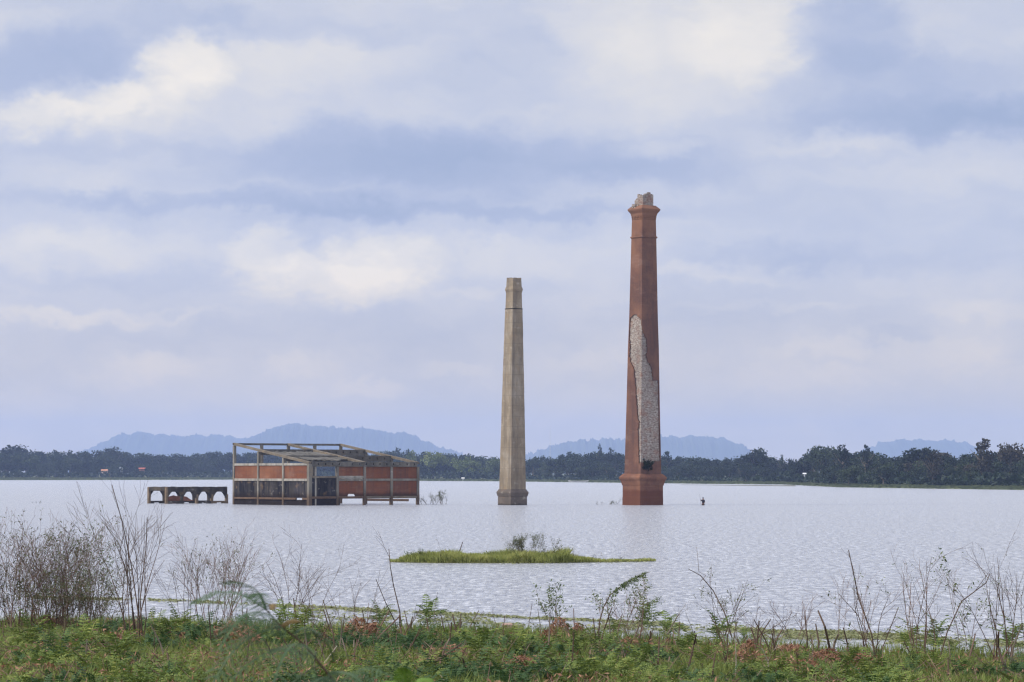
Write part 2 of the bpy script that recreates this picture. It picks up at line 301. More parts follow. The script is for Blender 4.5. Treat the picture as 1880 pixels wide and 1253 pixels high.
M['olive_leaf'] = leafmat('olive_leaves', [(.1, (.045, .065, .03)), (.5, (.10, .12, .055)), (.95, (.2, .2, .1))], 2)
M['weed'] = leafmat('floating_weed', [(.1, (.12, .12, .05)), (.5, (.22, .24, .10)), (.95, (.34, .34, .18))], .8)
M['acacia'] = leafmat('acacia_leaflets', [(.05, (.04, .078, .042)), (.5, (.065, .118, .056)), (.95, (.11, .16, .07))], 3, trans=.3)
M['young'] = leafmat('young_rusty_leaflets', [(.1, (.15, .11, .04)), (.9, (.27, .19, .08))], 8, trans=.3)
M['lime'] = leafmat('lime_leaflets', [(.1, (.10, .20, .03)), (.9, (.2, .32, .06))], 8, trans=.35)
def groundmat(name, stops, sc=.5):
    m, nt, b = newmat(name, .95, .1); g = nn(nt, 'ShaderNodeNewGeometry'); n = noise(nt, g.outputs['Position'], sc, 8, .65)
    nt.links.new(ramp(nt, n.outputs[0], stops), b.inputs['Base Color']); bump(nt, b, n.outputs[0], .5, .1); return m
M['ground'] = groundmat('bank_soil', [(.3, (.05, .065, .022)), (.5, (.09, .09, .04)), (.7, (.15, .10, .06))], .8)
M['far_ground'] = groundmat('shore_grass', [(.3, (0.0723, 0.085, 0.05)), (.5, (0.111, 0.128, 0.07)), (.7, (0.162, 0.162, 0.1))], .02)
M['mud'] = groundmat('mud', [(.3, (.06, .06, .035)), (.7, (.13, .12, .07))], .3)
M['bed'] = plain('lake_bed', (.08, .07, .05), (.12, .1, .07), .05)
M['hill'] = leafmat('hill_forest', [(.1, (0.024, 0.04, 0.02)), (.9, (0.056, 0.072, 0.035))], .004, trans=0)
# water: muddy lake, wind ripples
def watermat():
    m, nt, b = newmat('lake_water', .2, .5)
    b.inputs['IOR'].default_value = 1.333
    g = nn(nt, 'ShaderNodeNewGeometry'); P = g.outputs['Position']
    a = noise(nt, P, 3.4, 3, .6, .7, 1.0, 1); c = noise(nt, P, 1.0, 3, .5, .6, 1.0, 1, off=(5, 2, 0))
    gust = noise(nt, P, .011, 4, .6, .6, 1.6, 1)                        # cat's paws
    grp = noise(nt, P, 3.0, 5, .72, 1, .34, 1, off=(3, 9, 0))          # wave groups: ripple height, roughness and painted dark dashes
    gg = ramp(nt, grp.outputs[0], [(.42, (0, 0, 0)), (.66, (1, 1, 1))])
    gs = ramp(nt, gust.outputs[0], [(.35, (0, 0, 0)), (.65, (1, 1, 1))])
    k = math_(nt, 'MULTIPLY_ADD', gg, 1.0, math_(nt, 'MULTIPLY_ADD', gs, .5, .3))
    h = math_(nt, 'ADD', math_(nt, 'MULTIPLY', a.outputs[0], .10), math_(nt, 'MULTIPLY', c.outputs[0], .20))
    h = math_(nt, 'MULTIPLY', h, k)
    bump(nt, b, h, 1.0, 1.0)
    nt.links.new(mixc(nt, gg, (.52, .54, .575), (.18, .20, .26)), b.inputs['Base Color'])  # dark faces of the ripples painted into the base colour
    nt.links.new(math_(nt, 'MULTIPLY_ADD', gg, .12, .2), b.inputs['Roughness'])
    return m
M['water'] = watermat()

# ------------------------------------------------------------------ terrain and water
def grid(name, xs, ys, zf, mat):
    X, Y = np.meshgrid(xs, ys); Z = zf(X, Y); V = np.stack([X, Y, Z], -1).reshape(-1, 3); nx, ny = len(xs), len(ys)
    i = (np.arange(ny-1)[:, None]*nx+np.arange(nx-1)[None]).ravel(); F = np.stack([i, i+1, i+nx+1, i+nx], 1)
    return link(name, npmesh(name, V, F, smooth=True), mat)
tag(grid('lake_bed', np.linspace(-3900, 3900, 21), np.linspace(-150, 13800, 31), lambda x, y: x*0-1.9, M['bed']), kind='structure')
tag(grid('lake_water', np.linspace(-2500, 2500, 11), np.linspace(20, 3000, 11), lambda x, y: x*0, M['water']), kind='structure')
rng = np.random.default_rng(7); R = random.Random(11)
def vnoise(x, y, s, seed=0):      # cheap smooth value noise
    x = np.asarray(x, float)/s+seed*17.3; y = np.asarray(y, float)/s+seed*9.1
    xi = np.floor(x); yi = np.floor(y); fx = x-xi; fy = y-yi; fx = fx*fx*(3-2*fx); fy = fy*fy*(3-2*fy)
    h = lambda a, b: np.modf(np.abs(np.sin(a*127.1+b*311.7+seed*7.7)*43758.5453))[0]
    return (h(xi, yi)*(1-fx)+h(xi+1, yi)*fx)*(1-fy)+(h(xi, yi+1)*(1-fx)+h(xi+1, yi+1)*fx)*fy
SX = [-60, -15, -5.8, .9, 5.9, 12, 60]; SY = [82, 78.5, 74.3, 71.0, 65.5, 62, 57]
def shoreY(x): return np.interp(x, SX, SY)
def bankz(x, y):
    d = shoreY(x)+1.2*(vnoise(x, y, 3, 3)-.5)-y
    z = np.where(d > 0, d*.028, d*.055)+.10*(vnoise(x, y, 1.6, 1)-.5)+.18*(vnoise(x, y, 5, 2)-.5)*np.clip(d/6, 0, 1)
    return np.maximum(z, -1.6)
tag(grid('ground', np.linspace(-60, 60, 241), np.linspace(-60, 112, 345), bankz, M['ground']), kind='structure')
def bgnd(px, py):
    r = ray(px, py); lo = 4.0
    for k in range(4000):
        p = Vector((0, 0, CAMH))+r*(lo/r.y)
        if p.z <= max(float(bankz(p.x, p.y)), 0.0): return p
        lo += .05
    return p
# far shore
PXS = [-900, 0, 300, 500, 700, 900, 1100, 1240, 1300, 1440, 1540, 1700, 1880, 2800]
PYS = [882, 882, 881.5, 881, 883, 884, 886.3, 888, 888.8, 890.0, 895, 897.5, 900, 912]
def fshore(px): return 4.2*FPX/(np.interp(px, PXS, PYS)-HZ)
def far_land():
    cols = np.linspace(-900, 2800, 371); cols = np.concatenate([cols, [1441.0, 1443.0]]); cols.sort()
    offs = [-30, 0, 4, 12, 40, 110, 260, 700]; zs = [-1.2, 0.0, .12, .3, .6, .9, 1.2, 1.6]
    V = []; 
    for c in cols:
        Y0 = fshore(c)*(1+.004*(R.random()-.5))
        for o, z in zip(offs, zs): Y = Y0+o; V.append(((c-940)/FPX*Y, Y, z+(.12*R.random() if 0 < o < 300 else 0)))
        for Y in (4500, 13700): V.append(((c-940)/FPX*Y, Y, 2.0))
    n = len(offs)+2; F = []
    for i in range(len(cols)-1):
        for k in range(n-1): F.append((i*n+k, (i+1)*n+k, (i+1)*n+k+1, i*n+k+1))
    return npmesh('far_shore', V, F, smooth=True)
tag(link('far_shore', far_land(), M['far_ground']), kind='structure')
def spit():
    V = []; F = []; cols = list(range(1250, 1462, 6))
    for c in cols:
        t = min(1, (c-1250)/160); yf = np.interp(c, [1250, 1350, 1460], [890.6, 892, 893.2]); Yf = 21932/(yf-HZ)
        w = 3+10*t+(25 if c > 1440 else 0); x = lambda Y: (c-940)/FPX*Y
        for o, z in ((-3, -.4), (0, .03), (w*.5, .10+.1*t), (w, .03), (w+4, -.4)): V.append((x(Yf+o), Yf+o, z))
    for i in range(len(cols)-1):
        for k in range(4): F.append((i*5+k, (i+1)*5+k, (i+1)*5+k+1, i*5+k+1))
    return npmesh('mud_spit', V, F, smooth=True)
tag(link('mud_spit', spit(), M['mud']), kind='structure')
# hills
def hill(prof, Y, depth, seed):
    px = np.arange(prof[0][0], prof[-1][0]+.1, 1.2); py = np.interp(px, [p[0] for p in prof], [p[1] for p in prof])
    rg = np.random.default_rng(seed); H = np.array([zof(a, Y) for a in py])
    nr = 15; V = []; 
    for j in range(nr):
        t = (j/(nr-1))*2-1; sh = math.cos(t*math.pi/2)**1.3; Yj = Y+t*depth
        rough = (vnoise(px, px*0+j*3, 7, seed)-.5)*24*sh + (rg.random(len(px))-.45)*13*sh
        tree = np.where(rg.random(len(px)) > .93, 11*rg.random(len(px)), 0)*sh
        Z = np.maximum((H-2)*sh + (rough+tree)*np.clip(H/90, 0, 1)*(1 if abs(t) > .01 else .55), -1)
        V.append(np.stack([(px-940)/FPX*Y*(1+t*.02), np.full(len(px), Yj), Z], -1))
    V = np.concatenate(V); n = len(px); i = (np.arange(nr-1)[:, None]*n+np.arange(n-1)[None]).ravel()
    return npmesh('hill', V, np.stack([i, i+1, i+n+1, i+n], 1))
H1 = [(150,834),(165,824),(185,815),(200,808),(222,799),(245,795.5),(275,796),(300,799),(322,801.5),(370,799.5),(425,800),(445,804),(470,812),(500,830)]
H2 = [(440,830),(455,809),(470,801),(485,794),(500,786),(522,779.5),(545,779.5),(575,781),(620,784),(650,787),(685,790),(740,795),(763,798),(772,805),(790,814),(810,822),(850,834)]
H3 = [(960,836),(985,829),(1010,821),(1030,815),(1060,809),(1090,807),(1110,805),(1150,806),(1185,799.5),(1210,800),(1260,802),(1330,804.5),(1342,811),(1360,819),(1380,830),(1400,838)]
H4 = [(1570,836),(1595,824),(1612,817),(1632,811),(1665,808),(1700,809.5),(1740,810),(1765,813),(1785,820),(1810,830)]
for k, (h, Y) in enumerate(((H1, 12600), (H2, 11600), (H3, 11400), (H4, 12800))):
    tag(link('hill', hill(h, Y, 760, k+1), M['hill']), kind='structure')

# ------------------------------------------------------------------ chimneys
PHI = math.radians(35.2)
def loc(root):            # local -> world of a thing
    bpy.context.view_layer.update(); return root.matrix_world.copy()
cb = gnd(1180, 927.7); RB = empty('brick_chimney', cb, 'tall red brick factory chimney with its skin fallen away, standing in the lake', 'chimney')
RB.matrix_world = Matrix.Translation(cb) @ Matrix.Rotation(math.radians(.36), 4, 'Y') @ Matrix.Rotation(PHI, 4, 'Z')
YB = cb.y; KW = (math.cos(PHI)+math.sin(PHI))*FPX/YB
def half(wpx, kw=None): return wpx/(kw or KW)/2
zB = lambda y: zof(y, YB)
m = MB(); m.rings([(-2.2, half(74.5)), (zB(913), half(74)), (zB(912.6), half(73.4)), (zB(892), half(73.4))]); m.build('plinth', M['brick_base'], RB)
m = MB(); m.rings([(zB(892)+.002, half(75)), (zB(889), half(77)), (zB(884), half(80.5)), (zB(879.5), half(87)), (zB(877), half(87.5)), (zB(873), half(79)), (zB(870), half(70))]); m.build('plinth_cap', M['brick_base'], RB)
SK = [(869.9, 67.2), (865, 66.9), (740, 60.6), (640, 56.4), (587, 52.5), (438, 45.6), (404, 43.8)]     # row, visible width in px
z0, z1 = zB(SK[0][0]), zB(SK[-1][0]); zz = [zB(a) for a, b in SK]; hh = [half(b) for a, b in SK]
def hw(z): return float(np.interp(z, zz, hh))
LEFT = [(1163.5,577),(1158,583),(1150,588),(1150,621),(1153.6,622.5),(1155.8,628),(1155.5,655),(1157,664),(1163.8,678),(1165.5,700),(1167.2,716),(1168,735),(1170,760),(1172.4,775),(1171.2,790),(1171.8,815),(1173,851),(1180,851),(1180,588),(1174,585),(1168.5,578)]
RIGHT = [(1172,586),(1178.8,592),(1180,605),(1183.5,617),(1187,622),(1188.8,640),(1187.5,652),(1188.5,662),(1193,668),(1196.5,676),(1198.2,690),(1199,698.6),(1220,698.6),(1220,848.3),(1190,848.3),(1172,851)]
def inside(poly, x, y):
    c = False; j = len(poly)-1
    for i in range(len(poly)):
        (xi, yi), (xj, yj) = poly[i], poly[j]
        if (yi > y) != (yj > y) and x < (xj-xi)*(y-yi)/(yj-yi)+xi: c = not c
        j = i
    return c
def skin():
    NU, dz = 26, .16; NV = int((z1-z0)/dz); vs = []; fs = []; mw = loc(RB)
    cor = [(-1, 1), (-1, -1), (1, -1), (1, 1)]                  # left face, near right face, then the two far faces
    for j in range(NV+1):
        z = z0+(z1-z0)*j/NV; h = hw(z)
        for f in range(4):
            a, b = cor[f], cor[(f+1) % 4]
            for i in range(NU):
                t = i/NU; vs.append(((a[0]+(b[0]-a[0])*t)*h, (a[1]+(b[1]-a[1])*t)*h, z))
    n = 4*NU
    for j in range(NV):
        for i in range(n):
            q = (j*n+i, j*n+(i+1) % n, (j+1)*n+(i+1) % n, (j+1)*n+i)
            if i < 2*NU:
                cz = (Vector(vs[q[0]])+Vector(vs[q[2]]))/2; px, py = topx(mw @ cz); jit = R.uniform(-.9, .9)
                if inside(LEFT if i < NU else RIGHT, px+(jit if abs(py-698.6) > 2 else 0), py): continue
            fs.append(q)
    me = mesh('shaft', vs, fs); o = link('shaft', me, M['brick'], RB)
    s = o.modifiers.new('thickness', 'SOLIDIFY'); s.thickness = .12; s.offset = -1
    return o
skin()
# the exposed core: courses of slightly uneven whitewashed brick
def core():
    m = MB(); NU, dz = 16, .22; zt = z1-.1; NV = int((zt-z0)/dz); vs = []; fs = []; cor = [(-1, 1), (-1, -1), (1, -1), (1, 1)]
    for j in range(NV+1):
        z = z0+(zt-z0)*j/NV
        for f in range(4):
            a, b = cor[f], cor[(f+1) % 4]
            for i in range(NU):
                h = hw(z)-.145+R.uniform(-.035, .02); t = i/NU; vs.append(((a[0]+(b[0]-a[0])*t)*h, (a[1]+(b[1]-a[1])*t)*h, z))
    n = 4*NU
    for j in range(NV):
        for i in range(n): fs.append((j*n+i, j*n+(i+1) % n, (j+1)*n+(i+1) % n, (j+1)*n+i))
    m.add(vs, fs); m.build('core', M['core'], RB)
core()
m = MB(); m.rings([(zB(438.6), half(46.2)), (zB(437.4), half(49.6)), (zB(435.8), half(50)), (zB(434.6), half(46.5))]); m.build('string_course', M['brick'], RB)
m = MB(); m.rings([(zB(404)+.002, half(44.4)), (zB(399), half(45)), (zB(397), half(46.6)), (zB(393), half(49)), (zB(388.5), half(57.5)), (zB(386.3), half(60)), (zB(384.8), half(59.8)), (zB(379), half(44.5)), (zB(378.3), half(42))])
m.build('cornice', M['brick'], RB)
m = MB()
for s in range(4):                                            # dentils under the cornice
    a = s*math.pi/2; c_, s_ = math.cos(a), math.sin(a); h = half(44.6); N = 7
    for i in range(N):
        t = (i+.5)/N*2*h-h; w = .085
        for (dz0, dz1, pr) in ((0, .22, .10), (-.22, 0, .05)):
            zc = zB(401); P = [(t-w, -h-pr), (t+w, -h-pr), (t+w, -h+.02), (t-w, -h+.02)]
            P = [(x*c_-y*s_, x*s_+y*c_) for x, y in P]
            m.add([(x, y, zc+dz0) for x, y in P]+[(x, y, zc+dz1) for x, y in P], [(0,3,2,1),(4,5,6,7),(0,1,5,4),(1,2,6,5),(2,3,7,6),(3,0,4,7)])
m.build('dentil_course', M['brick'], RB)
# broken stub of the inner flue
def stub():
    m = MB(); hs = half(34.6); N = 9; cs = 2*hs/N; zb = zB(380)
    R2 = random.Random(5)
    def top(px):
        return float(np.interp(px, [1160, 1166, 1168.5, 1170.5, 1171, 1176, 1177.5, 1181, 1183, 1189, 1191.5, 1194, 1198, 1201], [372, 366, 365, 362, 357.5, 357.5, 361, 359, 355.5, 354, 353.4, 356.5, 356, 355.5]))
    mw = loc(RB)
    for i in range(N):
        for j in range(N):
            if 1 < i < N-2 and 1 < j < N-2: continue
            x0 = -hs+i*cs; y0 = -hs+j*cs; px, _ = topx(mw @ Vector((x0+cs/2, y0+cs/2, 28)))
            z = zB(top(px)) + R2.uniform(-.35, .06)*(1 if (i > 1 and j > 1) else .45)
            j1 = R2.uniform(-.012, .012)
            m.box((x0+j1+.002, y0+.002, zb), (x0+cs-.002, y0+cs+j1-.002, z))
    return m.build('broken_flue', M['core'], RB, .02)
stub()
m = MB()                                                       # loose bricks on the left of the cornice
for k in range(14):
    p = Vector((-half(34.6)-R.uniform(.0, .4), R.uniform(-.2, .9), zB(382)+R.uniform(0, .35)))
    s = R.uniform(.1, .2); m.box(p-Vector((s, s*.8, .1)), p+Vector((s, s*.8, .12)))
m.build('loose_masonry', M['core'], RB)

PHG = math.radians(38.2); cg = gnd(940.8, 927.6)
RG = empty('concrete_chimney', cg, 'slim buff concrete factory chimney with a dark base, standing in the lake', 'chimney')
RG.matrix_world = Matrix.Translation(cg) @ Matrix.Rotation(math.radians(.40), 4, 'Y') @ Matrix.Rotation(PHG, 4, 'Z')
KG = (math.cos(PHG)+math.sin(PHG))*FPX/cg.y; hg = lambda w: w/KG/2; zG = lambda y: zof(y, cg.y)
m = MB(); m.rings([(-2.2, hg(54.6)), (zG(912), hg(54))]); m.build('plinth', M['conc_base'], RG, .04)
m = MB(); m.rings([(zG(912)+.002, hg(54.6)), (zG(907.5), hg(58)), (zG(904.8), hg(59.4)), (zG(903.2), hg(58)), (zG(901.5), hg(55)), (zG(898.8), hg(51))]); m.build('plinth_cap', M['conc_base'], RG)
# shaft with a slightly uneven rendered face
def gshaft():
    prof = [(zG(899.2), hg(48.8)), (zG(730), hg(41.2)), (zG(568.4), hg(32.2))]
    NU, NV = 10, 110; vs = []; fs = []; cor = [(-1, 1), (-1, -1), (1, -1), (1, 1)]
    for j in range(NV+1):
        z = prof[0][0]+(prof[-1][0]-prof[0][0])*j/NV; h0 = float(np.interp(z, [p[0] for p in prof], [p[1] for p in prof]))
        for f in range(4):
            a, b = cor[f], cor[(f+1) % 4]
            for i in range(NU):
                t = i/NU; h = h0+.028*(float(vnoise(z, f*9+t*2.5, .9, 4))-.5); vs.append(((a[0]+(b[0]-a[0])*t)*h, (a[1]+(b[1]-a[1])*t)*h, z))
    n = 4*NU
    for j in range(NV):
        for i in range(n): fs.append((j*n+i, j*n+(i+1) % n, (j+1)*n+(i+1) % n, (j+1)*n+i))
    return link('shaft', mesh('shaft', vs, fs), M['conc_ch'], RG)
gshaft()
m = MB(); m.rings([(zG(568.6), hg(31)), (zG(568.2), hg(33.4)), (zG(567.2), hg(33.4)), (zG(566.8), hg(31))]); m.build('steel_band', M['void'], RG)
m = MB(); m.rings([(zG(566.9), hg(30.9)), (zG(539), hg(29))]); m.build('upper_shaft', M['conc_ch'], RG)
m = MB(); m.rings([(zG(539)+.002, hg(29.2)), (zG(535.5), hg(30.6)), (zG(534.3), hg(31.8)), (zG(532), hg(33)), (zG(529.8), hg(31.6)), (zG(526.5), hg(28.6))]); m.build('collar', M['conc_ch'], RG)
m = MB(); h1, h2 = hg(28.4), hg(26.6); zb, zt = zG(526.5)+.002, zG(511.2); N = 8
for s in range(4):
    a = s*math.pi/2; c_, s_ = math.cos(a), math.sin(a)
    for i in range(N):
        t0, t1 = -1+2*i/N, -1+2*(i+1)/N; z = zt+R.uniform(-.13, .08); wth = .22
        P0 = [(t0*h1, -h1), (t1*h1, -h1), (t1*(h1-wth), -h1+wth), (t0*(h1-wth), -h1+wth)]; P1 = [(t0*h2, -h2), (t1*h2, -h2), (t1*(h2-wth), -h2+wth), (t0*(h2-wth), -h2+wth)]
        rt = lambda P, z: [(x*c_-y*s_, x*s_+y*c_, z) for x, y in P]
        m.add(rt(P0, zb)+rt(P1, z), [(0,3,2,1),(4,5,6,7),(0,1,5,4),(1,2,6,5),(2,3,7,6),(3,0,4,7)])
m.build('flue_top', M['conc_ch'], RG)

# ------------------------------------------------------------------ ruined building
C0 = gnd(568, 928.6); BU = empty('ruined_building', C0, 'roofless flooded factory building of concrete frames and red brick panels', 'building', rz=math.radians(38))
LB, LA = 17.05, 17.75; ZF, ZBK = 5.6, 8.12
zr = lambda y: ZF+(ZBK-ZF)*y/LA
def bar(name, a, b, mat, bev=.02): m = MB(); m.box(a, b); return m.build(name, M[mat], BU, bev)
def column(x, y, w, top, mat='conc'):
    return bar('column', (x-w/2, y-w/2, -2.3), (x+w/2, y+w/2, top), mat)
c = .17; DZ = [0, LA/3, 2*LA/3, LA]; BX = [0, LB/4, LB/2, 3*LB/4, LB]
for k, y in enumerate(DZ): column(0, y, .36 if k else .5, zr(y)-.34)
for k, x in enumerate(BX[1:]): column(x, 0, .36, ZF-.645)
column(.95, .1, .26, ZF-.66, 'conc_light')
for x in BX[1:]: column(x, LA, .36, ZBK-.3)
for y in DZ[1:3]: column(LB, y, .34, zr(y)-.34); column(BX[2], y, .34, zr(y)-.34)
def rake(x, mat, th=.3):
    m = MB(); w = .2; ya, yb = -.1, LA+.1
    m.add([(x-w, ya, zr(ya)-th), (x+w, ya, zr(ya)-th), (x+w, yb, zr(yb)-th), (x-w, yb, zr(yb)-th), (x-w, ya, zr(ya)), (x+w, ya, zr(ya)), (x+w, yb, zr(yb)), (x-w, yb, zr(yb))],
          [(0,3,2,1),(4,5,6,7),(0,1,5,4),(1,2,6,5),(2,3,7,6),(3,0,4,7)])
    return m.build('rafter', M[mat], BU)
rake(0, 'conc_tan'); rake(LB, 'conc_tan'); rake(BX[2], 'conc_tan')
# long beams across the roof, with the empty sockets of the lost purlins
def socket_beam(y, z1_, z0_, mat, thick=.4, seed=1, x0=.22, x1=LB-.22, hole=True):
    rr = random.Random(seed); m = MB(); yf, ym, yb = y-thick/2, y, y+thick/2
    m.box((x0, ym, z0_), (x1, yb, z1_))
    zc = z0_+(z1_-z0_)*.52; a, b = zc-.11, zc+.13
    m.box((x0, yf, z0_), (x1, ym-.001, a)); m.box((x0, yf, b+.001), (x1, ym-.001, z1_))
    xs = x0; k = 0
    while xs < x1-.3:
        w = rr.uniform(.85, 1.0); xe = min(xs+w, x1); m.box((xs, yf, a+.001), (xe, ym-.001, b)); xs = xe+(rr.uniform(.14, .24) if rr.random() > .12 else 0)
    o = m.build('roof_beam', M[mat], BU)
    return o
socket_beam(0, ZF-.02, ZF-.64, 'conc_roof', seed=1, x0=.26, x1=LB-.2)
socket_beam(LA/3, zr(LA/3)-.02, zr(LA/3)-.80, 'conc_roof', seed=2)
socket_beam(2*LA/3, zr(2*LA/3)-.02, zr(2*LA/3)-.80, 'conc_roof', seed=3)
bar('roof_beam', (-.2, LA-.18, ZBK-.29), (LB+.2, LA+.18, ZBK-.02), 'conc_roof')
# broken remnant of the roof slab, still sitting on the middle beams
m = MB(); rr = random.Random(4)
for i in range(26):
    x = .4+i*.36; w = .36
    ya = LA*.12+1.6*rr.random()+ (0 if i > 3 else 2.2); yb = LA*.62-.6*rr.random()
    if 8.2 < x < 8.8: continue
    for (p, q) in ((ya, yb),):
        n = 5
        for k in range(n):
            u0, u1 = p+(q-p)*k/n, p+(q-p)*(k+1)/n
            if rr.random() < .05: continue
            m.add([(x, u0, zr(u0)-.28), (x+w, u0, zr(u0)-.28), (x+w, u1, zr(u1)-.28), (x, u1, zr(u1)-.28), (x, u0, zr(u0)-.17), (x+w, u0, zr(u0)-.17), (x+w, u1, zr(u1)-.17), (x, u1, zr(u1)-.17)],
                  [(0,3,2,1),(4,5,6,7),(0,1,5,4),(1,2,6,5),(2,3,7,6),(3,0,4,7)])
m.build('roof_slab', M['conc_roof'], BU)
# left wall (x = 0): three bays
cols = [.25]+[y for y in DZ[1:]]
for k in range(3):
    ya = DZ[k]+(.25 if k == 0 else .18); yb = DZ[k+1]-.18
    bar('wall_beam', (-.14, ya, 5.1), (.14, yb, 5.4), 'conc_light')
    bar('wall_beam', (-.14, ya, 3.1), (.14, yb, 3.42), 'conc_light')
    bar('brick_panel', (-.03, ya, 3.42), (.10, yb, 5.1), 'brick_panel', 0)
    bar('stained_panel', (-.0, ya, .95), (.12, yb, 3.1), 'stain', 0)
    bar('stained_panel', (-.0, ya, -2.2), (.12, yb, .7), 'stain', 0)
# silt ledge, broken between the near corner and the first column
for a, b in ((DZ[2]+.18, DZ[3]-.18), (DZ[1]+.18, DZ[2]-.18), (3.0, DZ[1]-.18), (.25, 1.5)):
    bar('sill_beam', (-.17, a, .7), (.13, b, .97), 'silt', .05)
# front wall (y = 0): four bays
B4 = [(BX[i]+(.25 if i == 0 else .18), BX[i+1]-.18) for i in range(4)]
a, b = B4[0]; bar('wall_beam', (a, -.14, 3.5), (b, .14, 3.75), 'conc_tan'); bar('stained_panel', (a, -.02, 1.15), (b, .12, 3.5), 'stain', 0); bar('stained_panel', (a, -.02, -2.2), (b+.55, .12, .85), 'stain', 0)
a, b = B4[1]; bar('wall_beam', (a, -.14, 3.52), (b, .14, 3.78), 'conc_light'); bar('wall_beam', (a, -.12, 3.12), (b, .14, 3.42), 'conc')
bar('brick_panel', (a, -.03, 3.78), (b, .10, ZF-.64), 'brick_panel', 0)
def holed():
    m = MB(); n = 40; dx = (b-a)/n; nz = 22; dz_ = (3.12-1.15)/nz
    for i in range(n):
        for j in range(nz):
            x = a+(i+.5)*dx; z = 1.15+(j+.5)*dz_
            if ((x-(a+2.05))/.62)**2+((z-1.13)/.48)**2 < 1 or ((x-(a+1.45))/.2)**2+((z-3.02)/.17)**2 < 1: continue
            m.box((a+i*dx, -.03, 1.15+j*dz_), (a+(i+1)*dx, .10, 1.15+(j+1)*dz_))
    me = mesh('brick_panel', m.v, m.f); bm = bmesh.new(); bm.from_mesh(me); bmesh.ops.remove_doubles(bm, verts=bm.verts, dist=.0005)
    seen = {}
    for f in bm.faces: seen.setdefault(tuple(sorted(v.index for v in f.verts)), []).append(f)
    bmesh.ops.delete(bm, geom=[f for l in seen.values() if len(l) > 1 for f in l], context='FACES_ONLY'); bm.to_mesh(me); bm.free()
    link('brick_panel', me, M['brick_panel'], BU)
holed()
for i in (2, 3):
    a2, b2 = B4[i]; bar('wall_beam', (a2, -.14, 3.12), (b2, .14, 3.42), 'conc'); bar('brick_panel', (a2, -.03, 3.42), (b2, .10, ZF-.64), 'brick_panel', 0); bar('brick_panel', (a2, -.031, 1.15), (b2, .10, 3.12), 'brick_panel', 0)
for i in range(4):
    a2, b2 = B4[i]; bar('sill_beam', (a2, -.16, .85), (b2, .14, 1.15), 'silt' if i < 2 else 'conc_tan', .05)
# back wall and right end wall, seen only through the openings
for i in range(2): bar('back_panel', (BX[i]+.18, LA-.1, -2.2), (BX[i+1]-.18, LA+.05, 3.2), 'stain', 0)
for i in range(1, 4): bar('wall_beam', (BX[i]+.18, LA-.14, 3.12), (BX[i+1]-.18, LA+.14, 3.4), 'conc')
for k in range(3): bar('wall_beam', (LB-.14, DZ[k]+.18, 3.12), (LB+.14, DZ[k+1]-.18, 3.42), 'conc'); bar('brick_panel', (LB-.05, DZ[k]+.18, 1.3), (LB+.08, DZ[k+1]-.18, 3.12), 'brick_panel', 0)
# fallen beam lying in the water under the right-hand bays
m = MB(); m.box((-2.9, -.16, -.16), (2.9, .16, .16)); fb = m.build('fallen_beam', M['silt'], None, .05)
p = gnd(707, 924.5); fb.location = (p.x+.2, p.y+4, .42); fb.rotation_euler = (0, math.radians(.6), 0)
tag(fb, 'brown concrete beam lying just above the water under the right half of the ruined building', 'beam')

# ------------------------------------------------------------------ small arcade ruin
CA = gnd(305.5, 925.3); AR = empty('arcade_ruin', CA, 'low blackened concrete frame with arched bays, half sunk left of the big ruin', 'ruin', rz=PHI)
pm = FPX/CA.y; AL, AW, AH = 9.25, 4.95, zof(895, CA.y)
bay = AL/4; pw = .30
def arch_beam(y, zl, name='arched_beam'):
    """spandrel with haunched openings between the piers"""
    m = MB(); t = .22
    for i in range(4):
        x0, x1 = i*bay, (i+1)*bay; h = bay/2-pw/2; ztop = AH; zc = zl; hs = .62
        prof = [(x0, -.0+zc-hs-.35), (x0+pw/2, zc-hs-.35), (x0+pw/2+.05, zc-hs), (x0+pw/2+.42, zc-.12), (x0+pw/2+.62, zc), (x1-pw/2-.62, zc), (x1-pw/2-.42, zc-.12), (x1-pw/2-.05, zc-hs), (x1-pw/2, zc-hs-.35), (x1, zc-hs-.35)]
        for (xa, za), (xb, zb_) in zip(prof[:-1], prof[1:]):
            if abs(xb-xa) < 1e-4: continue
            ta = ztop+.0; m.add([(xa, y-t, za), (xb, y-t, zb_), (xb, y+t, zb_), (xa, y+t, za), (xa, y-t, ta), (xb, y-t, ta), (xb, y+t, ta), (xa, y+t, ta)],
                  [(0,3,2,1),(4,5,6,7),(0,1,5,4),(2,3,7,6)]+([(3,0,4,7)] if xa == x0 else [])+([(1,2,6,5)] if xb == x1 else []))
    return m.build(name, M['arch_dark'], AR)
arch_beam(0, AH-.62); arch_beam(AW, AH-.42)
for i in range(5):
    for y in (0, AW):
        m = MB(); x = i*bay; w = pw/2+.012; m.box((x-w, y-.235, -2.2), (x+w, y+.235, AH-.97 if 0 < i else AH+.02))
        m.build('pier', M['arch_tan'] if (y == 0 and i != 1) or i == 0 else M['arch_dark'], AR, .03)
for x in (0, AL):
    m = MB(); m.box((x-.2, .24, AH-.5), (x+.2, AW-.24, AH-.003)); m.build('end_beam', M['arch_dark'], AR, .03)
